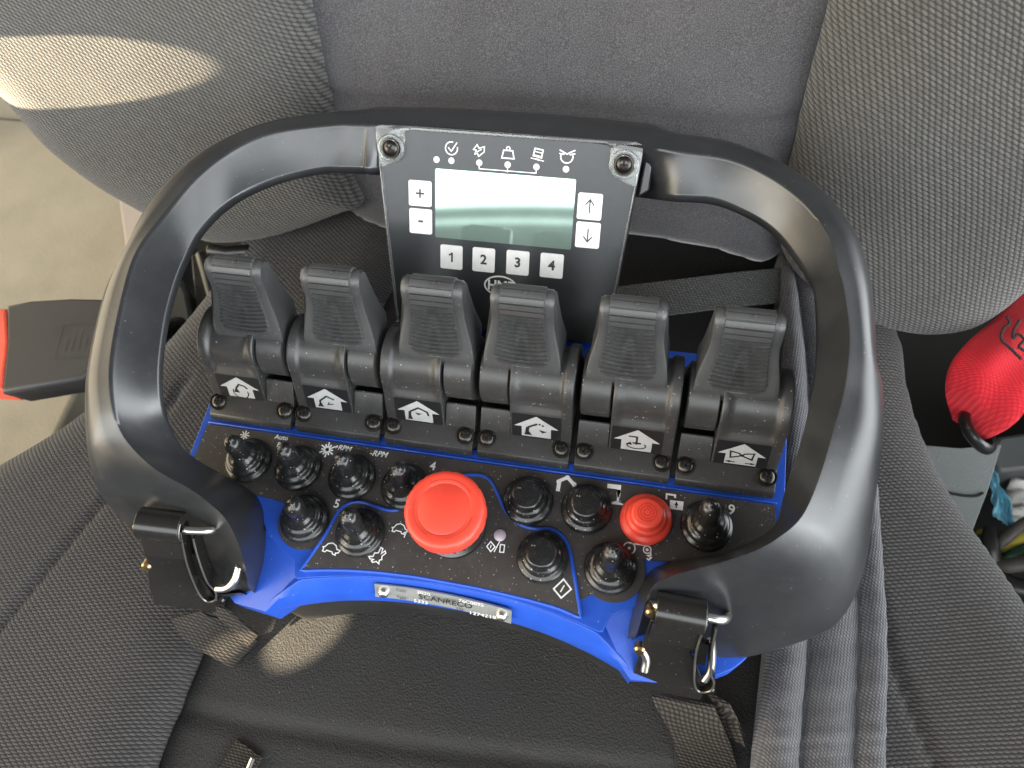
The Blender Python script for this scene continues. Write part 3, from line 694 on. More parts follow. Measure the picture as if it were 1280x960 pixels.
# maker's oval under the keys
dl([(8.2 * math.cos(R(a)), 17.4 + 5.0 * math.sin(R(a))) for a in range(0, 360, 10)], 0.8, True)
fc.text('HMF', (0, 17.2, 0.18), 5.0, 1, bold=0.03, sx=0.95)
fc.build('display_face', [M['face'], M['print'], M['ledclear']], disp, angle=30)
SX0, SX1, SY0, SY1 = -34.6, 34.8, 39.6, 73.6
sc = MB(); sc.prism(rrect(SX0, SX1, SY0, SY1, 0.9), 0.02, 0.35); sc.build('screen', [M['lcd']], disp, angle=30)
KEYS = [('+', -42.4, 60.9, 8.0), ('-', -42.2, 47.0, 8.0), ('\u2191', 42.3, 61.4, 0), ('\u2193', 42.5, 47.6, 0), ('1', -26.0, 30.0, 4.7), ('2', -9.1, 30.2, 4.7), ('3', 8.5, 30.4, 4.7), ('4', 25.8, 30.6, 4.7)]
for t_, x, y, sz in KEYS:
    kb = MB(); w, h = (5.9, 6.3) if abs(x) > 40 else (5.8, 6.2)
    kb.prism(rrect(-w, w, -h, h, 1.0), 0.02, 0.5)
    z = 0.62
    if t_ == '+': kb.ribbon([(-2.2, 0, z), (2.2, 0, z)], 0.9, 1); kb.ribbon([(0, -2.2, z + 0.02), (0, 2.2, z + 0.02)], 0.9, 1)
    elif t_ == '-': kb.ribbon([(-1.3, 0, z), (1.3, 0, z)], 1.1, 1)
    elif sz == 0:
        d = 1 if t_ == '\u2191' else -1
        kb.ribbon([(0, -3.2 * d, z), (0, 3.1 * d, z)], 0.6, 1); kb.ribbon([(-2.1, 0.7 * d, z + 0.02), (0, 3.3 * d, z + 0.02), (2.1, 0.7 * d, z + 0.02)], 0.6, 1)
    elif t_ == '1': kb.ribbon([(0.35, -2.5, z), (0.35, 2.5, z)], 0.95, 1); kb.ribbon([(0.35, 2.2, z + 0.02), (-0.4, 1.5, z + 0.02), (-1.3, 1.1, z + 0.02)], 0.8, 1)
    else: kb.text(t_, (0, 0, z), sz, 1, bold=0.032)
    kb.build('key', [M['key'], M['legend']], disp, (x, y, 0), angle=30)
# clear protective cover: rim and the two screw bosses
cv = MB()
rim_o = [(-half(-8) + 0.4, -8), (-half(VT) + 1.2, VT - 1.6), (-half(VT) + 3.6, VT - 0.2), (half(VT) - 3.6, VT - 0.2), (half(VT) - 1.2, VT - 1.6), (half(-8) - 0.4, -8)]
rim_i = [(-half(-8) + 3.3, -8), (-half(72) + 3.2, 72.5), (-49.0, 86.0), (49.0, 86.0), (half(72) - 3.2, 72.5), (half(-8) - 3.3, -8)]
rimi = [ins[0]] + [p for p in cut[1]] + [p for p in cut[0][::-1]] + [ins[1]]
Ko = resample([Vector((p[0], p[1], 0)) for p in rim_o], 90); Ki = resample([Vector((p[0], p[1], 0)) for p in rimi], 90)
rows = []
for a, b_ in zip(Ko, Ki):
    a2 = a.lerp(b_, 0.25); b2 = a.lerp(b_, 0.8)
    rows.append([Vector((a.x, a.y, -1.0)), Vector((a.x, a.y, 0.9)), Vector((a2.x, a2.y, 1.5)), Vector((b2.x, b2.y, 1.5)), Vector((b_.x, b_.y, 0.4)), Vector((b_.x, b_.y, -1.0))])
cv.loft(rows, True, False, cap=True); cv.build('clear_cover', [M['clear']], disp, angle=50)
for x, y in ((-56.8, 81.8), (56.6, 82.2)):
    q = SCRM.copy(); COL.objects.link(q); q.parent = disp; q.location = (x / 1000, y / 1000, 0.0022); q.rotation_euler = (0, 0, random.uniform(0, 1.5))
    MB().lathe([(6.9, -0.2), (6.9, 1.9), (6.2, 2.2), (5.5, 2.2), (4.9, 1.2), (4.7, -0.4)], n=32).build('screw_boss', [M['clear']], disp, (x, y, 0))

# ---- grip frame: a hoop lofted through traced ridge, inner and outer lines -----------
def hl(t, table):
    for (a, va), (b, vb) in zip(table, table[1:]):
        if t <= b: return va + (vb - va) * (t - a) / (b - a)
    return table[-1][1]
OUT = [(300, 741), (262, 742), (222, 722), (196, 696), (172, 668), (134, 630), (118.6, 602), (109, 561), (106, 506), (110, 455), (130.6, 369), (156, 320), (182, 261), (223, 213), (275, 179), (344, 153), (420, 141.5), (458, 138), (470, 135.5), (482, 134), (550, 135), (626, 138.5), (740, 147), (800, 153.5), (815, 155), (846, 167), (909, 177), (984, 208), (1032, 241), (1067, 285), (1084, 330), (1093, 386), (1096, 451), (1103, 479), (1104, 541), (1093, 630), (1077, 723), (1046, 778), (995, 802), (943, 817), (905, 822), (868, 824), (830, 823), (782, 818)]
OUTH = [-12, -14, -14, -12, -6, 26, 44, 58, 67, 72, 76, 77, 78, 78, 78, 78, 78, 78, 78, 78, 78, 78, 78, 78, 78, 78, 77, 76, 76, 75, 74, 73, 71, 68, 64, 48, 28, 12, 2, -8, -14, -16, -15, -13]
RID = [(310, 733), (306, 706), (296, 675), (283, 650), (265, 632), (237, 611), (192, 585), (155, 547), (141, 506), (139, 448), (155, 365), (172, 313), (206, 268), (247, 220), (292, 186), (344, 165), (420, 156), (444, 156), (455, 156.2), (468, 156.4), (540, 158.5), (626, 164.5), (740, 177), (790, 182.6), (803, 184), (846, 189.5), (909, 199), (960, 220), (1005, 254), (1036, 296), (1048, 336), (1055, 362), (1062, 420), (1057, 479), (1043, 534), (1024, 598), (1003, 645), (975, 671), (943, 689), (905, 702), (868, 712), (838, 721), (814, 736), (797, 790)]
RIDH = [0, 16, 28, 36, 42, 50, 58, 68, 76, 82, 85, 86, 86, 86, 86, 86, 86, 86, 86, 86, 86, 86, 86, 86, 86, 86, 86, 86, 86, 86, 86, 85, 83, 79, 74, 67, 63, 60, 57, 53, 48, 42, 34, 4]
INN = [(319, 738), (330, 704), (334, 672), (331, 641), (320, 620), (292, 600), (250, 577), (222, 552), (204, 515), (198, 470), (203, 415), (213, 369), (227, 330), (251, 285), (292, 247), (344, 223), (400, 210), (430, 209.5), (453, 210), (465, 211), (540, 216), (626, 222), (740, 233), (790, 238.5), (803, 240), (840, 244), (892, 248), (936, 265), (971, 289), (998, 323), (1012, 345), (1019, 362), (1022, 420), (1017, 480), (1003, 545), (983, 606), (969, 655), (940, 677), (905, 690), (868, 697), (838, 702), (812, 715), (796, 742), (775, 802)]
INNH = [-14, -10, -6, -2, 0, 8, 22, 40, 60, 70, 74, 75, 75, 74, 72, 72, 72, 72, 72, 72, 50, 46, 46, 46, 50, 72, 72, 72, 71, 70, 69, 68, 65, 60, 52, 34, 18, 6, 2, 0, 0, 0, -4, -14]
assert len(OUT) == len(RID) == len(INN) == len(OUTH) == len(RIDH) == len(INNH), (len(OUT), len(RID), len(INN), len(OUTH), len(RIDH), len(INNH))
oc = crom([P(x, y, h) for (x, y), h in zip(OUT, OUTH)], 5)
rc = crom([P(x, y, h) for (x, y), h in zip(RID, RIDH)], 5)
ic = crom([P(x, y, h) for (x, y), h in zip(INN, INNH)], 5)
CEN = Vector((0, 25, 0)); gm = MB(); rows = []
NS = len(oc)
for i in range(NS):
    I, Rg, O = ic[i], rc[i], oc[i]
    t = i / (NS - 1); foot = max(0, 1 - min(i, NS - 1 - i) / (5 * 7.0))       # 1 at the ends, 0 round the hoop
    rad = Vector((O.x - CEN.x, O.y - CEN.y, 0)).normalized()
    mid = Rg.lerp(O, 0.42) + rad * 2.2 * (1 - foot) + Vector((0, 0, 3.0 * (1 - foot) - 15 * min(1, foot * 1.6)))
    mid2 = Rg.lerp(O, 0.75) + rad * 1.2 * (1 - foot) + Vector((0, 0, 2.0 * (1 - foot) - 10 * min(1, foot * 1.6)))
    drop = 32 - 8 * foot
    B1 = O - rad * 5 - Vector((0, 0, drop)); B2 = I.lerp(O, 0.35) - Vector((0, 0, 14 + 6 * foot)); B2.z = min(B2.z, I.z - 4)
    Ie = I - Vector((0, 0, 5)) + rad * 0.6
    face = [I.lerp(Rg, f) + Vector((0, 0, -1.0 * math.sin(math.pi * f))) for f in (0.05, 0.3, 0.6, 0.86, 0.94)]
    sec = [Ie, I] + face + [Rg + Vector((0, 0, 0.1)), Rg.lerp(mid, 0.10) + Vector((0, 0, 0.1)), Rg.lerp(mid, 0.25), Rg.lerp(mid, 0.6), mid, mid2, O, O.lerp(B1, 0.12) + rad * 1.2, O.lerp(B1, 0.3) + rad * 1.0, O.lerp(B1, 0.55), B1, B2]
    rows.append(sec)
gm.loft(rows, True, False, cap=True)
part(gm, 'grip_frame', [M['grip']], angle=75)
# wedges that join the display to the hoop
for sx in (-1, 1):
    br = MB()
    w0 = [(sx * (half(68) + 0.4), 66), (sx * (half(80) + 0.4), 80), (sx * (half(VT) + 0.2), VT - 1.2), (sx * (half(VT) + 3.6), VT - 2.6), (sx * (half(80) + 4.6), 70)]
    br.prism(w0, -18, -5); br.build('display_bracket', [M['grip']], disp, bevel=1.0)
# steel bails at the two front corners
def bail(pts): return MB().tube(crom(pts, 6), 1.9, 12)
part(bail([P(176, 652, 20), P(186, 654, 29), P(203, 656, 30), P(235, 663, 29), P(262, 663, 25), P(273, 660, 18), P(276, 660, 8)]), 'strap_bar', [M['steel']])
part(bail([P(272, 736, 0), P(284, 735, 2), P(293, 726, 4), P(297, 716, 6), P(299, 708, 8)]), 'strap_bar', [M['steel']])
part(bail([P(806, 764, 6), P(813, 752, 18), P(822, 758, 27), P(850, 765, 28), P(880, 771, 28), P(903, 775, 25), P(909, 770, 16), P(906, 764, 4)]), 'strap_bar', [M['steel']])
part(bail([P(889, 800, 6), P(890, 818, 0), P(888, 838, -6), P(880, 850, -10)]), 'strap_bar', [M['steel']])
part(bail([P(803, 812, 0), P(808, 824, -4), P(806, 838, -8)]), 'strap_bar', [M['steel']])
# name plate on the front lip
def npl(x, y, h): return P(x, y, h)
a, b_, c, d = npl(469, 724, -1.6), npl(640, 757.5, -1.6), npl(645, 777, -9.5), npl(467, 741.5, -9.5)
nb = MB()
u = (b_ - a).normalized(); v = (a - d).normalized(); nn = u.cross(v).normalized(); v = nn.cross(u)
W_, H_ = (b_ - a).length, 8.2
ctr = (a + b_ + c + d) / 4 + nn * 0.9
rows = []
for k in range(15):
    f = -1 + 2 * k / 14
    sag = nn * (0.0) + Vector((0, -1.6 * (f * f - 0.3), 0))
    base = ctr + u * (W_ / 2 * f) + sag
    rows.append([base + v * H_ / 2, base - v * H_ / 2, base - v * H_ / 2 - nn * 0.9, base + v * H_ / 2 - nn * 0.9])
nb.loft(rows, True, False, cap=True)
bs = lambda x, y: (ctr + nn * 0.75 + u * x + v * y + Vector((0, -1.6 * ((2 * x / W_) ** 2 - 0.3), 0)), u, v)
nb.text('SCANRECO', None, 3.0, 1, basis=bs(1.5, 0.2), sx=1.15, bold=0.01)
nb.text('Com', None, 1.7, 1, basis=bs(-20, 2.5)); nb.text('Type', None, 1.7, 1, basis=bs(-20, -2.2)); nb.text('S/N', None, 1.6, 1, basis=bs(8.5, -3.0))
nb.text('5233', None, 1.9, 2, basis=bs(-10.5, -2.9), sx=1.3); nb.text('2020', None, 1.9, 2, basis=bs(-9, 3.0), sx=1.2); nb.text('76C0092', None, 1.9, 2, basis=bs(14, 3.1), sx=1.2); nb.text('1274219', None, 2.0, 2, basis=bs(19.5, -3.0), sx=1.3)
nbo = part(nb, 'name_plate', [M['plate'], M['blackprint'], simple('plate_white', (0.8, 0.8, 0.78), 0.5)], merge='keep', label='narrow metal maker plate with black lettering')
for sx in (-1, 1):
    cc = bs(sx * (W_ / 2 - 4.5), 0)[0]
    MB().lathe([(2.7, -1), (2.7, 0.2), (2.2, 1.2), (1.2, 1.8), (0.2, 1.95)], n=20).build('rivet', [M['steel']], nbo, (cc.x, cc.y, cc.z), (R(38), 0, 0))

# ================================================================== STRAP CLIPS
def strapsheet(mb, path, hw, th=1.3):
    """a flat strap along path: points (centre, across vector)"""
    rows = []
    for i, (c, a) in enumerate(path):
        a = a.normalized(); t = (path[min(i + 1, len(path) - 1)][0] - path[max(i - 1, 0)][0]).normalized(); nrm = a.cross(t).normalized()
        rows.append([c + a * hw * f + nrm * th * g for f, g in ((-1, 0.5), (-0.5, 0.6), (0, 0.6), (0.5, 0.6), (1, 0.5), (1, -0.5), (0.5, -0.6), (0, -0.6), (-0.5, -0.6), (-1, -0.5))])
    return mb.loft(rows, True, False, cap=True)
def clip(org, xa, down, label, webs):
    """bent black steel clip over a bail at org; xa runs along the bail, down runs down the strap"""
    r = empty('strap_clip', tuple(org), label=label, cat='strap clip', group='strap clips on the front corners of the remote')
    x = xa.normalized(); z = x.cross(-down).normalized(); y = z.cross(x)
    def L(p): return x * p[0] + y * p[1] + z * p[2]
    def fin(mb, name, mat, **k):
        mb.v = [tuple(L(v)) for v in mb.v]; return mb.build(name, [mat], r, **k)
    def sheet(prof, x0, x1, name, mat, th=1.1, bev=0.3):
        mb = MB(); n = len(prof); pts = [Vector((0, p[0], p[1])) for p in prof]; inn = []
        for i in range(n):
            t = (pts[min(i + 1, n - 1)] - pts[max(i - 1, 0)]).normalized(); inn.append(pts[i] - Vector((0, -t.z, t.y)) * th)
        loop = pts + inn[::-1]; m = len(loop)
        xa_ = x0 if callable(x0) else (lambda yy: x0); xb_ = x1 if callable(x1) else (lambda yy: x1)
        vs = [(xa_(p.y), p.y, p.z) for p in loop] + [(xb_(p.y), p.y, p.z) for p in loop]
        fs = [(i, (i + 1) % m, m + (i + 1) % m, m + i) for i in range(m)]
        fs += [(i, i + 1, m - 2 - i, m - 1 - i) for i in range(n - 1)] + [(m + i, m + i + 1, m + m - 2 - i, m + m - 1 - i) for i in range(n - 1)]
        mb.add(vs, fs); return fin(mb, name, mat, bevel=bev, angle=30)
    hook = [(6.2 * math.cos(R(a)), 6.2 * math.sin(R(a))) for a in range(-40, 151, 12)]
    hook += [(-6.6, 2.6), (-8.6, 1.7), (-18, 1.2), (-19.5, 0.7)]
    sheet(hook, -10, 10, 'hook_plate', M['clip'])
    MB_e = MB(); MB_e.tube([L((v, -8.6, 1.9)) for v in (-9.8, 0, 9.8)], 0.35, 6); MB_e.tube([L((10.1, q[0], q[1] + 0.1)) for q in hook[6:]], 0.4, 6); MB_e.build('pale_edge', [M['edge']], r)
    sheet([(-9, -1.6), (-26, -2.2), (-46, -1.4), (-60, -3.5)], lambda yy: -10.5 + 0.06 * (yy + 6), lambda yy: 8.5 + 10.5 * min(1, max(0, (-yy - 28) / 18)), 'clip_plate', M['clip'])
    # spring gate: a steel band bent into a narrow loop at the right of the plate
    gl = [(10.6, 2, 2), (9.9, -8, 0.5), (10.2, -22, 0), (12.8, -40, -0.5), (16.0, -47, -1), (20.5, -45, -1), (21.0, -39, -1), (18.2, -31, 0), (15.8, -15, 0), (15.0, -3, 0)]
    g0 = crom(gl, 6)
    mb = MB(); n = len(g0); rows = []
    for i, p in enumerate(g0):
        t = (g0[min(i + 1, n - 1)] - g0[max(i - 1, 0)]); t.z = 0; t.normalize(); q = Vector((-t.y, t.x, 0)) * 0.55
        rows.append([p + q + Vector((0, 0, 3.2)), p - q + Vector((0, 0, 3.2)), p - q - Vector((0, 0, 4.5)), p + q - Vector((0, 0, 4.5))])
    mb.loft(rows, True, False, cap=True); fin(mb, 'spring_gate', M['clip'])
    mb = MB(); mb.tube([p + Vector((0, 0, 3.3)) for p in g0], 0.45, 6); fin(mb, 'gate_edge', M['edge'])
    mb = MB(); mb.prism([(10.6, -18), (15.2, -19), (16.2, -33), (11.5, -33)], -4, -1.2); fin(mb, 'gate_tongue', M['clip'])
    for rx, ry, rz, ms in ((-11.2, -3, 0, 'brass'), (-12.4, -31, -2, 'brass'), (21.0, -50, -2.5, 'chrome')):
        mb = MB(); mb.lathe([(2.6, -2), (2.6, 1.2), (1.8, 2.2), (0.2, 2.4)], (rx, ry, rz), 16); fin(mb, 'rivet', M[ms] if ms in M else M['chrome'])
    for nm, path, hw in webs:
        mb = MB(); cs = crom([p[0] - Vector(org) for p in path], 6); av = crom([p[1] for p in path], 6)
        strapsheet(mb, list(zip(cs, av)), hw); mb.build(nm, [M['strap']], r, angle=50)
    return r
VX = lambda *q: Vector(q)
AC = VX(0.55, 0.80, 0.15)
wl1 = [(P(232, 768, -28), VX(0.9, 0.3, 0.3)), (P(242, 779, -34), VX(0.8, 0.5, 0.25)), (P(258, 791, -42), AC), (P(276, 800, -46), AC), (P(296, 812, -56), AC), (P(306, 816, -68), AC), (P(296, 808, -78), AC), (P(272, 792, -80), AC)]
wl2 = [(P(266, 758, -24), VX(0.7, 0.1, 0.7)), (P(280, 768, -26), VX(0.5, 0.4, 0.7)), (P(298, 784, -38), VX(0.5, 0.4, 0.6)), (P(316, 800, -54), VX(0.5, 0.5, 0.4))]
clip(P(203, 656, 30), P(272, 664, 26) - P(190, 654, 31), P(248, 768, -20) - P(212, 662, 30), 'black metal clip with short webbing loop on the left front corner of the remote', [('webbing', wl1, 9.5), ('webbing_tail', wl2, 5)])
wr1 = [(P(854, 876, -30), VX(1, 0, 0.1)), (P(858, 888, -37), VX(1, 0.02, 0.1)), (P(866, 903, -52), VX(1, 0.04, 0.1)), (P(876, 925, -66), VX(1, 0.05, 0.1)), (P(886, 965, -71), VX(1, 0.05, 0.05)), (P(896, 1040, -71), VX(1, 0.05, 0.0))]
wr2 = [(P(898, 874, -28), VX(0.8, -0.3, 0.4)), (P(905, 886, -37), VX(0.8, -0.3, 0.4)), (P(912, 900, -54), VX(0.8, -0.3, 0.3)), (P(920, 925, -66), VX(0.8, -0.3, 0.2))]
clip(P(850, 765, 28), P(905, 774, 27) - P(815, 757, 28), P(862, 880, -24) - P(846, 768, 28), 'black metal clip on the right front corner of the remote, webbing running on down', [('webbing', wr1, 14), ('webbing_tail', wr2, 5)])

# ================================================================== SEAT
def inflate(outline, T, w, frame, name, mats, parent, g=4.0, skirt=40, tuck=0.0, p=2.0, grooves=(), extra=None, smoothn=6, wob=1.2, label=None, sharp=False):
    """a plump cushion over a plane: outline in plane mm (u, v); frame = (origin, u, v, n) in mm"""
    ol = [Vector((q[0], q[1], 0)) for q in outline]
    ol = ol if sharp else crom(ol, smoothn, True)
    A = np.array([(q.x, q.y) for q in ol]); B = np.roll(A, -1, 0)
    def dist(Q):
        best = np.full(len(Q), 1e9); near = np.zeros_like(Q); ins_ = np.zeros(len(Q), bool)
        for a, b in zip(A, B):
            ab = b - a; tt = np.clip(((Q - a) @ ab) / max(1e-9, ab @ ab), 0, 1); pr = a + tt[:, None] * ab; dd = np.linalg.norm(Q - pr, axis=1)
            up_ = dd < best; best[up_] = dd[up_]; near[up_] = pr[up_]
            cond = ((a[1] > Q[:, 1]) != (b[1] > Q[:, 1]))
            with np.errstate(divide='ignore', invalid='ignore'):
                xi = (b[0] - a[0]) * (Q[:, 1] - a[1]) / (b[1] - a[1]) + a[0]
            ins_ ^= cond & (Q[:, 0] < xi)
        return best, near, ins_
    u0, v0 = A.min(0) - g; u1, v1 = A.max(0) + g
    nu, nv = int((u1 - u0) / g) + 2, int((v1 - v0) / g) + 2
    Q = np.array([(u0 + i * g, v0 + j * g) for j in range(nv) for i in range(nu)])
    dd, near, ins_ = dist(Q); I2 = ins_.reshape(nv, nu)
    adj = np.zeros_like(I2)
    for dj in (-1, 0, 1):
        for di in (-1, 0, 1): adj |= np.roll(np.roll(I2, dj, 0), di, 1)
    keep = adj.ravel(); H = np.zeros(len(Q))
    x = np.clip(dd / w, 0, 1); H = T * (1 - (1 - x) ** p) ** (1 / p); H[~ins_] = 0
    Q[~ins_ & keep] = near[~ins_ & keep]
    for (line, gw, gd) in grooves:
        L_ = np.array([(q[0], q[1]) for q in line]); best = np.full(len(Q), 1e9)
        for a, b in zip(L_[:-1], L_[1:]):
            ab = b - a; tt = np.clip(((Q - a) @ ab) / (ab @ ab), 0, 1); best = np.minimum(best, np.linalg.norm(Q - (a + tt[:, None] * ab), axis=1))
        H -= gd * np.exp(-(best / gw) ** 2) * np.clip(dd / 6, 0, 1) * ins_
    idx = -np.ones(len(Q), int); vs = []
    for k in np.nonzero(keep)[0]:
        idx[k] = len(vs); q = Q[k]; wv = wob * mnoise.noise(Vector((q[0] / 60, q[1] / 60, T))) * x[k] if ins_[k] else 0
        vs.append((q[0], q[1], H[k] + wv + (extra(q[0], q[1]) if extra else 0)))
    fs = []
    for j in range(nv - 1):
        for i in range(nu - 1):
            q = [j * nu + i, j * nu + i + 1, (j + 1) * nu + i + 1, (j + 1) * nu + i]
            if all(keep[q]) and any(ins_[q]): fs.append(tuple(idx[q]))
    me = bpy.data.meshes.new(name); me.from_pydata(vs, [], fs); bm = bmesh.new(); bm.from_mesh(me)
    bmesh.ops.remove_doubles(bm, verts=bm.verts, dist=0.02)
    be = [e for e in bm.edges if len(e.link_faces) == 1]
    cx_, cy_ = A.mean(0)
    ret = bmesh.ops.extrude_edge_only(bm, edges=be)
    for v_ in [e for e in ret['geom'] if isinstance(e, bmesh.types.BMVert)]:
        v_.co.z -= skirt
        if tuck: v_.co.x += (cx_ - v_.co.x) * tuck; v_.co.y += (cy_ - v_.co.y) * tuck
    bmesh.ops.recalc_face_normals(bm, faces=bm.faces)
    for v_ in bm.verts: v_.co /= 1000
    for f in bm.faces: f.smooth = True
    bm.to_mesh(me); bm.free()
    for m in mats: me.materials.append(m)
    o = bpy.data.objects.new(name, me); COL.objects.link(o); o.parent = parent
    og, fu, fv, fn = frame
    mw = Matrix(((fu[0], fv[0], fn[0], og[0] / 1000), (fu[1], fv[1], fn[1], og[1] / 1000), (fu[2], fv[2], fn[2], og[2] / 1000), (0, 0, 0, 1)))
    o.matrix_parent_inverse = Matrix.Identity(4)
    o.matrix_basis = Matrix.Translation(-parent.location) @ mw if parent else mw
    if label: o['label'] = label
    return o
seat = empty('passenger_seat', (0, 100, -300), label='grey woven vehicle seat with suede back panel, holding the remote', cat='seat')
# backrest plane
BT = R(22)
bq = P(870, 312, -45); bu = Vector((1, 0, 0)); bv = Vector((0, math.sin(BT), math.cos(BT))); bn = Vector((0, -math.cos(BT), math.sin(BT)))
def BP(x, y, off):
    q = Vector((0, bq.y, -45)) + bn * off; w = PP(x, y, q, bn) - Vector((0, bq.y, -45)); return (w.dot(bu), w.dot(bv))
bo = Vector((0, bq.y, -45))
def bframe(off): return (bo + bn * off, bu, bv, bn)
mid_ol = [BP(x, y, 2) for x, y in [(360, -150), (368, 40), (395, 190), (440, 262), (520, 290), (640, 285), (760, 288), (880, 306), (966, 322), (1000, 230), (1040, 60), (1075, -150)]]
seam_y = [BP(x, y, 16) for x, y in [(380, 95), (415, 121), (470, 132), (560, 133), (700, 138), (840, 152), (930, 157), (1005, 148), (1040, 120)]]
inflate(mid_ol, 14, 30, bframe(2), 'back_panel', [M['suede']], seat, g=4, skirt=60, grooves=[(seam_y, 3.0, 4.5)], wob=2.0)
lb_ol = [BP(x, y, 20) for x, y in [(-220, -160), (-200, 0), (-60, 92), (0, 116), (34, 152), (70, 190), (125, 232), (180, 264), (235, 291), (270, 303), (315, 301), (362, 291), (425, 268), (452, 256), (436, 218), (414, 138), (398, 60), (384, -20), (374, -160)]]
inflate(lb_ol, 24, 42, bframe(16), 'side_bolster', [M['bolster']], seat, g=4, skirt=70, tuck=0.03)
rb_ol = [BP(x, y, 20) for x, y in [(1062, -160), (1038, 0), (1010, 110), (990, 200), (972, 270), (985, 330), (1040, 380), (1095, 405), (1150, 416), (1205, 411), (1245, 392), (1285, 360), (1360, 290), (1480, 160), (1520, -160)]]
inflate(rb_ol, 30, 60, bframe(16), 'side_bolster', [M['bolster']], seat, g=4, skirt=90, tuck=0.03)
# cushion
CZ = -82
def CP(x, y, z): w = P(x, y, z); return (w.x, w.y)
def cframe(z): return (Vector((0, 0, z)), Vector((1, 0, 0)), Vector((0, 1, 0)), Vector((0, 0, 1)))
ins_ol = [CP(x, y, CZ) for x, y in [(400, 300), (380, 420), (330, 600), (262, 800), (226, 884), (196, 960), (160, 1080), (1010, 1080), (1010, 960), (1000, 700), (985, 420), (990, 330), (800, 285), (520, 280)]]
inflate(ins_ol, 9, 26, cframe(CZ), 'cushion_insert', [M['insert']], seat, g=4, skirt=60, wob=2.0, grooves=[([CP(x, y, CZ) for x, y in [(180, 880), (232, 888), (330, 908), (520, 935), (800, 965), (1000, 980)]], 3.5, 3.2)])
lz = CZ + 4
lc_ol = [CP(x, y, lz) for x, y in [(-260, 760), (-120, 668), (0, 590), (54, 558), (106, 524), (198, 450), (266, 371), (300, 318), (345, 270), (520, 262), (470, 420), (370, 560), (300, 715), (256, 812), (228, 882), (198, 960), (166, 1090), (-260, 1090)]]
lseam = [CP(x, y, lz + 14) for x, y in [(-120, 935), (0, 802), (60, 728), (138, 632), (190, 560), (240, 480)]]
inflate(lc_ol, 22, 34, cframe(lz), 'cushion_bolster', [M['cushion']], seat, g=3.5, skirt=110, grooves=[(lseam, 2.2, 3.0)], wob=1.5)
rcl = [CP(x, y, lz) for x, y in [(1010, 400), (1060, 380), (1118, 418), (1136, 505), (1163, 580), (1196, 640), (1238, 700), (1282, 765), (1340, 850), (1440, 1090), (960, 1090), (975, 900), (1000, 700)]]
rseam = [CP(x, y, lz + 14) for x, y in [(1086, 740), (1106, 822), (1134, 890), (1164, 958), (1200, 1050)]]
inflate(rcl, 22, 34, cframe(lz), 'cushion_bolster', [M['cushion']], seat, g=3.5, skirt=110, grooves=[(rseam, 2.2, 3.0)], wob=1.5)
# seat base, recliner cover and hinge
sb_ = MB(); sb_.box(-190, 205, -190, 170, -300, -105)
def spart(mb, name, mats, **k):
    l = k.pop('loc', (0, 0, 0)); return mb.build(name, mats, seat, (l[0], l[1] - 100, l[2] + 300), **k)
spart(sb_, 'seat_base', [M['void']])
rcx = MB(); rcx.prism([(p[0], p[1]) for p in [CP(x, y, -110) for x, y in [(170, 330), (196, 325), (216, 335), (232, 362), (240, 402), (236, 440), (215, 470), (150, 480)]]], -135, -112)
spart(rcx, 'recliner_cover', [M['recliner']], bevel=3)
hg = MB(); hg.tube(crom([P(252, 318, -100), P(262, 352, -100), P(268, 380, -104), P(262, 420, -110)], 5), 5.0, 12); hg.tube([P(262, 312, -60), P(285, 316, -60), P(312, 314, -62)], 5, 12); hg.prism([CP(x, y, -100) for x, y in [(225, 300), (330, 306), (330, 360), (262, 440), (236, 440)]], -160, -118)
spart(hg, 'hinge_bracket', [M['hinge']], bevel=1)
# side shield at the right
sh = MB(); q = [CP(x, y, -130) for x, y in [(1100, 548), (1150, 556), (1200, 560), (1252, 556), (1236, 610), (1214, 668), (1200, 700), (1140, 700), (1100, 640)]]
sh.prism(q, -230, -130)
ln = [P(x, y, -129.6) for x, y in [(1168, 612), (1200, 619), (1220, 620), (1229, 616)]]
sh.tube(crom(ln, 4), 0.9, 6, mat=1)
spart(sh, 'side_shield', [M['greyplastic'], M['seam']], bevel=3)

# ================================================================== SHOULDER PAD, WEBBING, BUCKLE, RED STRAP
pad = empty('padded_strap', tuple(P(1030, 800, -55)), label='grey padded shoulder strap running from under the remote down the seat edge', cat='padded strap')
pl0 = pad.location * 1000
PZ = [(-62, 318), (-62, 330)]
Lp = [(972, 322, -58), (972, 380, -58), (974, 480, -58), (968, 600, -58), (966, 700, -58), (958, 800, -58), (948, 900, -58), (942, 965, -60), (936, 1080, -66)]
Rp = [(1012, 332, -58), (1040, 380, -58), (1070, 480, -58), (1092, 600, -58), (1100, 700, -58), (1106, 800, -58), (1105, 900, -58), (1104, 965, -60), (1104, 1080, -66)]
Lc = crom([P(x, y, z) for x, y, z in Lp], 10); Rc = crom([P(x, y, z) for x, y, z in Rp], 10)
pm = MB(); rows = []
NP = len(Lc)
fr = [0, 0.04, 0.12, 0.2, 0.28, 0.315, 0.33, 0.345, 0.42, 0.53, 0.65, 0.735, 0.75, 0.765, 0.83, 0.9, 0.96, 1.0]
def padh(f, j):
    segs = ((0, 0.33), (0.33, 0.75), (0.75, 1.0))
    for a, b in segs:
        if a <= f <= b:
            t = (f - a) / (b - a); return (9.5 if a == 0 else 8.0) * math.sqrt(max(0, 1 - (2 * t - 1) ** 2)) + (0 if f in (0, 1) else 5.0)
    return 0
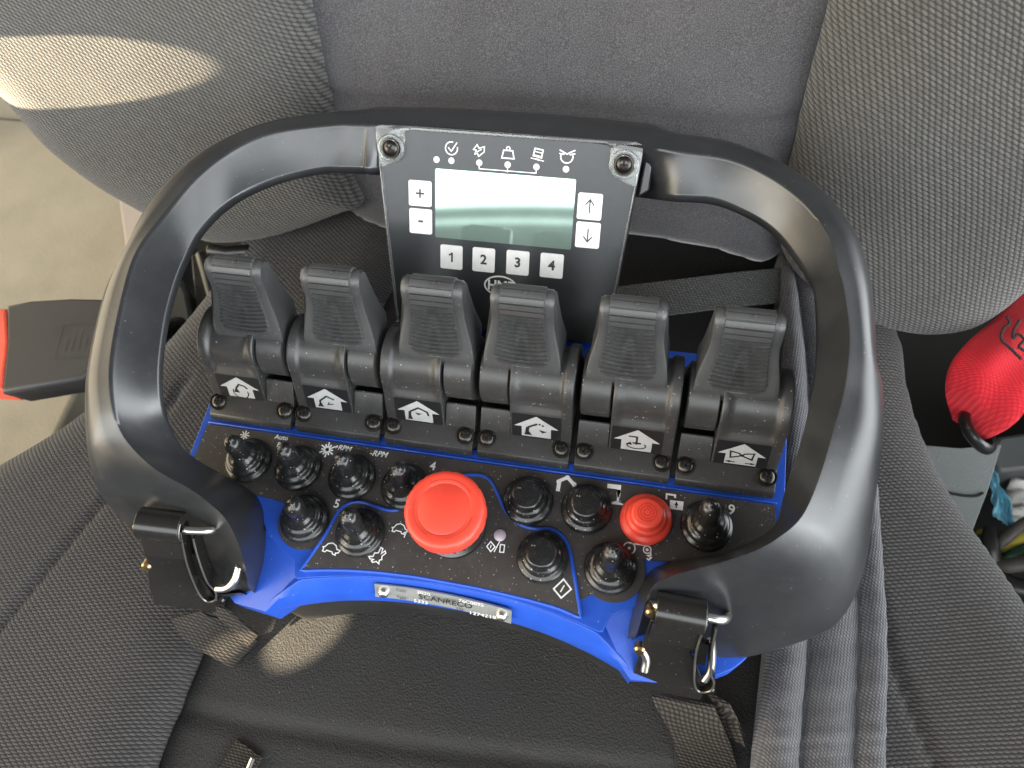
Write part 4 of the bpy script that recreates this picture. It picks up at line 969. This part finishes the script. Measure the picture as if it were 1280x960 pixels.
for j in range(NP):
    endf = min(1, (j + 0.3) / 5.0); row = []
    for f in fr:
        b = Lc[j].lerp(Rc[j], f); w_ = 0.55 * math.sin(j * 1.9 + 3 * f) + 0.4 * math.sin(j * 0.83)
        row.append(b + Vector((0, 0, padh(f, j) * endf ** 0.5 + (w_ if 0 < f < 1 else 0))) - pl0)
    row += [Rc[j] - Vector((0, 0, 10)) - pl0, Lc[j] - Vector((0, 0, 10)) - pl0]
    rows.append(row)
pm.loft(rows, True, False, cap=True); pm.build('pad', [M['pad']], pad, angle=80)
for f in (0.33, 0.75):
    pp = MB(); pp.tube([Lc[j].lerp(Rc[j], f) + Vector((0, 0, 6.2 + 0.3 * math.sin(j * 2.2))) - pl0 for j in range(1, NP)], 1.5, 8); pp.build('piping', [M['piping']], pad)
wb = MB(); path = []
for (x0, y0), (x1, y1), h in [((700, 372), (700, 420), -62), ((768, 357), (768, 405), -55), ((840, 345), (842, 399), -50), ((926, 331), (930, 392), -50), ((990, 326), (996, 385), -52)]:
    a = P(x0, y0, h); b = P(x1, y1, h - 4); path.append(((a + b) / 2, (b - a)))
cs = crom([p[0] for p in path], 6); av = crom([p[1] for p in path], 6)
strapsheet(wb, [(c, a) for c, a in zip(cs, av)], 11.5, 1.4)
wl = cs[len(cs) // 2]
wb.v = [(v[0] - wl.x, v[1] - wl.y, v[2] - wl.z) for v in wb.v]
tag(wb.build('webbing_strap', [M['webbing']], None, tuple(wl)), 'grey ribbed webbing strap behind the right hand levers, between display and padded strap', 'webbing')
# loose strap end on the cushion front
se = P(300, 945, CZ + 12); e = MB()
a0, a1 = P(294, 922, CZ + 11), P(258, 985, CZ + 10); ac = (P(330, 948, CZ + 11) - P(294, 922, CZ + 11))
strapsheet(e, [(a0.lerp(a1, k / 8) + ac / 2 - se, ac) for k in range(9)], 8.6, 2.4)
ends = tag(e.build('strap_end', [M['strap']], None, tuple(se)), 'short brown black webbing end with metal tip lying on the cushion front', 'strap end')
t_ = MB(); p0, p1 = P(316, 948, CZ + 14) - se, P(306, 972, CZ + 14) - se
t_.tube([p0, p0.lerp(p1, 0.5), p1], 1.3, 8); t_.build('metal_tip', [M['steel']], ends)

bk = empty('seat_belt_buckle', tuple(P(60, 430, -70)), label='black seat belt buckle with red release button at the left of the seat', cat='buckle')
bl = bk.location * 1000
bm_ = MB(); top = [P(x, y, -62) - bl for x, y in [(9, 383), (40, 377), (90, 374), (140, 375), (140, 446), (106, 475), (50, 485), (3, 493), (10, 430)]]
def shrink(pts, k): c = sum(pts, Vector()) / len(pts); return [c + (p - c) * k for p in pts]
n = len(top); bot = [p + Vector((0, 5, -24)) for p in shrink(top, 0.98)]; topi = [p + Vector((0, 0, 2.5)) for p in shrink(top, 0.95)]
bm_.loft([bot, top, topi], True, False, cap=True)
bm_.build('buckle_body', [M['buckle']], bk, bevel=1.2, angle=30)
rd = MB(); rt = [P(x, y, -60) - bl for x, y in [(-30, 385), (8, 386), (10, 430), (3, 488), (-34, 486)]]
rd.loft([[p + Vector((0, 2, -20)) for p in rt], rt, [p + Vector((0, 0, 1)) for p in shrink(rt, 0.92)]], True, False, cap=True)
rd.build('release_button', [simple('buckle_red', (0.80, 0.10, 0.055), 0.4)], bk, bevel=1)
mk = MB()
o_ = P(98, 425, -59.2) - bl; uu = (P(120, 424, -59.2) - P(80, 427, -59.2)).normalized(); vv = Vector((-uu.y, uu.x, 0)); zz = Vector((0, 0, 0.25))
for (a, b, w_) in ((-11, -14, 30), (8, -14, 30)): pass
mk.ribbon([o_ + uu * a + vv * b + zz for a, b in [(-14, -13), (13, -13), (13, 13), (-14, 13)]], 0.35, 0, True)
for k in range(5): mk.ribbon([o_ + uu * (-8 + 4.5 * k) + vv * -8 + zz, o_ + uu * (-8 + 4.5 * k) + vv * (5 + 3 * ((k * 7) % 3) - 3) + zz], 0.5)
mk.build('moulded_mark', [plastic('mark_plastic', (0.05, 0.048, 0.047), 0.5)], bk)
MB().tube([P(120, 425, -74) - bl, P(170, 420, -85) - bl, P(230, 410, -120) - bl], 9, 12).build('stalk', [M['hinge']], bk)

# red pull strap at the right
rs = empty('red_strap', tuple(P(1235, 480, -60)), label='red webbing strap with dark zigzag stitching looped through a black ring', cat='strap')
rl = rs.location * 1000
rm = MB()
ctl = [((1238, 545), (1196, 520), -78), ((1270, 528), (1187, 485), -58), ((1290, 500), (1192, 452), -44), ((1310, 470), (1212, 425), -40), ((1335, 440), (1250, 392), -42), ((1370, 400), (1285, 352), -48), ((1420, 340), (1340, 300), -56)]
AA = crom([P(*a, h) for a, b, h in ctl], 8); BB = crom([P(*b, h - 6) for a, b, h in ctl], 8)
rows = []
for j, (a, b) in enumerate(zip(AA, BB)):
    row = []; t = j / (len(AA) - 1)
    for k in range(15):
        f = k / 14; w_ = 6.5 * math.sin(math.pi * f) + 4.6 * math.sin(3 * math.pi * f + 0.5 + 1.6 * t) * max(0, 1 - t * 1.3) * math.sin(math.pi * f) ** 0.5
        row.append(a.lerp(b, f) + Vector((0, 0, w_)) - rl)
    row += [b - Vector((0, 0, 6)) - rl, a - Vector((0, 0, 6)) - rl]; rows.append(row)
rm.loft(rows, True, False, cap=True); red_o = rm.build('red_webbing', [M['redweb']], rs, angle=80)
st = MB()
zig = [(1258, 396), (1262, 404), (1255, 410), (1251, 420), (1253, 427), (1261, 434), (1268, 441), (1277, 450)]
zig2 = [(1275, 400), (1267, 413), (1266, 424), (1272, 418), (1280, 425), (1273, 434), (1284, 440)]
for zg in (zig, zig2):
    zs = crom([P(x, y, -33.5) for x, y in zg], 3)
    for a, b in zip(zs[::1], zs[1::1]): st.tube([a - rl, a.lerp(b, 0.4) + Vector((0, 0, 0.5)) - rl, a.lerp(b, 0.8) - rl], 0.85, 6)
st.build('stitching', [M['thread']], rs)
rg = MB(); c0 = P(1222, 540, -80); nrm = Vector((0.55, 0.25, 0.75)).normalized(); aa = nrm.cross(Vector((0, 0, 1))).normalized(); b2 = nrm.cross(aa)
rg.tube([c0 + aa * 11 * math.cos(a) + b2 * 11 * math.sin(a) - rl for a in [2 * math.pi * k / 28 for k in range(28)]], 3.0, 10, closed=True, flat=(3.2, 4.0))
rg.build('ring', [M['hinge']], rs)

# ================================================================== FOOTWELL AND CAB AROUND
def struct(mb, name, mats, **k): return tag(mb.build(name, mats, None, **k), kind='structure')
FZ = -270
fl = MB(); wy = P(90, 173, FZ).y
fl.prism([(-900, -700), (900, -700), (900, wy + 600), (-900, wy + 600)], FZ - 20, FZ)
struct(fl, 'floor', [M['void']])
fp_ = MB(); fx = P(152, 260, FZ).x
fx = P(185, 300, FZ + 26).x
fp_.prism([(-800, -500), (fx, -500), (fx, wy), (-800, wy)], FZ + 0.5, FZ + 26)
tag(fp_.build('floor_cover', [M['beige']], None, bevel=4), 'beige textured plastic floor cover left of the seat', 'floor cover')
wl_ = MB(); wl_.box(-800, -120, wy + 2, wy + 40, FZ, FZ + 420)
tag(wl_.build('cab_panel', [M['beige']], None, bevel=4), 'pale beige upright cab panel behind the left backrest bolster', 'cab panel')
tr = MB(); tr.prism([CP(x, y, -200) for x, y in [(146, 232), (182, 262), (190, 330), (160, 335)]], -262, -200)
tag(tr.build('trim_piece', [M['beige2']], None, bevel=2), 'small pinkish beige trim piece between floor cover and seat back', 'trim')
wr = MB(); wr.box(560, 580, -500, 420, FZ, -60)
tag(wr.build('door_panel', [M['greyplastic']], None), 'grey plastic door panel at the far right edge', 'door panel')
gp = MB(); gp.prism([CP(x, y, -190) for x, y in [(1236, 560), (1250, 545), (1420, 520), (1420, 585), (1290, 586), (1250, 590)]], -250, -190)
tag(gp.build('storage_box', [plastic('dark_grey_box', (0.085, 0.09, 0.09), 0.5)], None, bevel=3), 'smooth dark grey plastic box edge under the red strap', 'box')
# crumpled white sheet and cyan cloth
def crumple(pts, z0, amp, name, mat, label, cat, seed):
    o0 = P(*pts[0], z0); mb = MB(); K = 22
    a, b, c, d = [P(x, y, z0) for x, y in pts]
    rows = []
    for i in range(K):
        row = []
        for j in range(K):
            u, v = i / (K - 1), j / (K - 1); p = (a * (1 - u) + b * u) * (1 - v) + (d * (1 - u) + c * u) * v
            hgt = amp * (abs(mnoise.noise(Vector((u * 4 + seed, v * 3, seed)))) * 1.6 + 0.4 * mnoise.noise(Vector((u * 9, v * 9, seed))))
            row.append(p + Vector((3 * mnoise.noise(p / 14), 3 * mnoise.noise(p / 17 + Vector((5, 0, 0))), hgt)) - o0)
        rows.append(row)
    mb.loft(rows, False, False)
    ob = mb.build(name, [mat], None, tuple(o0), angle=80); md = ob.modifiers.new('t', 'SOLIDIFY'); md.thickness = 0.0008
    return tag(ob, label, cat)
crumple([(1258, 592), (1400, 580), (1400, 680), (1252, 655)], -215, 12, 'plastic_sheet', M['bag'], 'crumpled white plastic sheet beside the seat at the right edge', 'plastic sheet', 3.1)
crumple([(1236, 586), (1243, 590), (1268, 664), (1245, 648)], -200, 7, 'cloth', M['cyan'], 'light blue crumpled cloth between grey shield and white sheet', 'cloth', 8.2)
def cable(pts, r, mat, label):
    o0 = P(*pts[0]); mb = MB(); mb.tube([p - o0 for p in crom([P(*q) for q in pts], 8)], r, 12)
    return tag(mb.build('cable', [mat], None, tuple(o0)), label, 'cable', 'cables in the footwell beside the seat')
cable([(1226, 668, -226), (1236, 668, -218), (1248, 684, -216), (1268, 676, -212), (1300, 664, -210), (1360, 660, -212)], 3.8, M['yellow'], 'yellow cable in the footwell right of the seat')
cable([(1248, 700, -222), (1262, 692, -216), (1290, 680, -214), (1350, 672, -214)], 3.6, M['green'], 'dark green cable just below the yellow cable')
cable([(1236, 690, -212), (1258, 672, -198), (1290, 650, -194), (1360, 636, -196)], 4.0, M['greycable'], 'grey sleeved cable crossing above the yellow cable')
cable([(1228, 690, -214), (1250, 706, -206), (1270, 706, -202), (1300, 702, -200), (1350, 700, -200)], 5.2, M['greycable'], 'thick grey brown cable curving below the green cable')
cable([(1226, 676, -222), (1234, 706, -212), (1254, 728, -208), (1290, 738, -206), (1360, 744, -208)], 7.0, M['blackcable'], 'thick black cable, lowest of the footwell bundle')
cable([(1240, 664, -206), (1238, 682, -202), (1240, 700, -206)], 6.0, M['blackcable'], 'short black tie holding the footwell cables together')

# ================================================================== LIGHT
w = bpy.data.worlds.new('World'); SC.world = w; w.use_nodes = True; t = w.node_tree; bg = t.nodes['Background']
tc = t.nodes.new('ShaderNodeTexCoord'); sp = t.nodes.new('ShaderNodeSeparateXYZ'); lk(t, tc.outputs['Generated'], sp.inputs[0])
dx, dy, dz = sp.outputs
def band(v, lo, hi, soft):
    a = t.nodes.new('ShaderNodeMapRange'); a.interpolation_type = 'SMOOTHSTEP'; a.inputs[1].default_value = lo - soft; a.inputs[2].default_value = lo + soft; lk(t, v, a.inputs[0])
    b = t.nodes.new('ShaderNodeMapRange'); b.interpolation_type = 'SMOOTHSTEP'; b.inputs[1].default_value = hi + soft; b.inputs[2].default_value = hi - soft; lk(t, v, b.inputs[0])
    return math_(t, 'MULTIPLY', a.outputs[0], b.outputs[0])
def window(fwd, across, e0, e1, a0, a1, soft, bow=0.0):
    """mask of a window on the wall met along fwd: elevation ratio e0..e1, sideways ratio a0..a1"""
    f = math_(t, 'MAXIMUM', fwd, 0.02); el = math_(t, 'DIVIDE', dz, f); ac = math_(t, 'DIVIDE', across, f)
    if bow: el = math_(t, 'ADD', el, math_(t, 'MULTIPLY', math_(t, 'MULTIPLY', ac, ac), bow))
    m = math_(t, 'MULTIPLY', band(el, e0, e1, soft), band(ac, a0, a1, soft))
    return math_(t, 'MULTIPLY', m, math_(t, 'GREATER_THAN', fwd, 0.03))
negy = math_(t, 'MULTIPLY', dy, -1.0); negx = math_(t, 'MULTIPLY', dx, -1.0)
W1 = window(negy, dx, 0.536, 1.5, -2.0, 1.6, 0.008, 0.22)     # windscreen, ahead of the seat
W1b = window(negy, dx, 0.506, 0.513, -1.2, 1.0, 0.006, 0.22)   # bright line over the dash
W2 = window(dx, dy, -0.1, 0.65, -1.5, 0.8, 0.22)             # open door at the right
W3 = window(negx, dy, -0.15, 0.8, -1.4, 0.6, 0.10)            # far side window
amb = mixc(t, math_(t, 'MULTIPLY_ADD', dz, 0.5, 0.5), (0.03, 0.028, 0.025), (0.17, 0.172, 0.18))
def plus(base, mask, col, k):
    return mixc(t, 1.0, base, mixc(t, mask, (0, 0, 0), tuple(c * k for c in col)), 'ADD')
colr = plus(amb, W1, (0.93, 0.98, 1.0), 5.6); colr = plus(colr, W1b, (0.95, 1.0, 0.98), 2.0); colr = plus(colr, W2, (0.92, 0.97, 1.0), 7.5); colr = plus(colr, W3, (1.0, 0.84, 0.58), 4.6)
lk(t, colr, bg.inputs[0]); bg.inputs[1].default_value = 1.0
def spot(name, loc, aim, energy, ang, col, blend=0.1, rad=0.004):
    l = bpy.data.lights.new(name, 'SPOT'); l.energy = energy; l.spot_size = R(ang); l.spot_blend = blend; l.color = col; l.shadow_soft_size = rad
    o = bpy.data.objects.new(name, l); COL.objects.link(o); o.location = loc
    o.rotation_euler = (Vector(aim) - Vector(loc)).to_track_quat('-Z', 'Y').to_euler(); return o
def bpt(x, y, off): q = BP(x, y, off); return (bo + bn * off + bu * q[0] + bv * q[1]) / 1000
aim = bpt(70, 87, 34.5)
graze = (Vector((-1, 0, 0)) * math.cos(R(9.5)) + Vector(bn) * math.sin(R(9.5)) - Vector(bv) * 0.09).normalized()
spot('sun_beam', aim + graze * 1.2, aim, 950, 2.05, (1.0, 0.82, 0.55), 0.05, 0.001)
aim3 = P(388, 786, CZ + 8) / 1000
spot('sun_beam_cushion', aim3 + Vector((-0.55, -0.62, 0.62)), aim3, 420, 1.75, (1.0, 0.84, 0.56), 0.15)
aim2 = P(60, 380, FZ) / 1000
spot('sun_beam_floor', aim2 + Vector((-0.35, 0.1, 1.2)), aim2, 30, 24, (1.0, 0.86, 0.62), 0.5, 0.02)

# ================================================================== CAMERA
cd = bpy.data.cameras.new('camera'); co = bpy.data.objects.new('camera', cd); COL.objects.link(co); SC.camera = co
cd.sensor_width = 36; cd.sensor_fit = 'HORIZONTAL'; cd.lens = FPX / 1280 * 36; cd.clip_start = 0.01; cd.clip_end = 50
cx_, cy_, cz_ = _M @ np.array([1, 0, 0.]), _M @ np.array([0, -1., 0]), _M @ np.array([0, 0, -1.])
co.matrix_world = Matrix(((cx_[0], cy_[0], cz_[0], CAM[0] / 1000), (cx_[1], cy_[1], cz_[1], CAM[1] / 1000), (cx_[2], cy_[2], cz_[2], CAM[2] / 1000), (0, 0, 0, 1)))
cd.dof.use_dof = True; cd.dof.focus_distance = 0.37; cd.dof.aperture_fstop = 11
SC.render.resolution_x, SC.render.resolution_y = 1024, 768
SC.view_settings.view_transform = 'Standard'; SC.view_settings.look = 'None'; SC.view_settings.exposure = 0.0; SC.view_settings.gamma = 1.0
SC.cycles.use_denoising = True
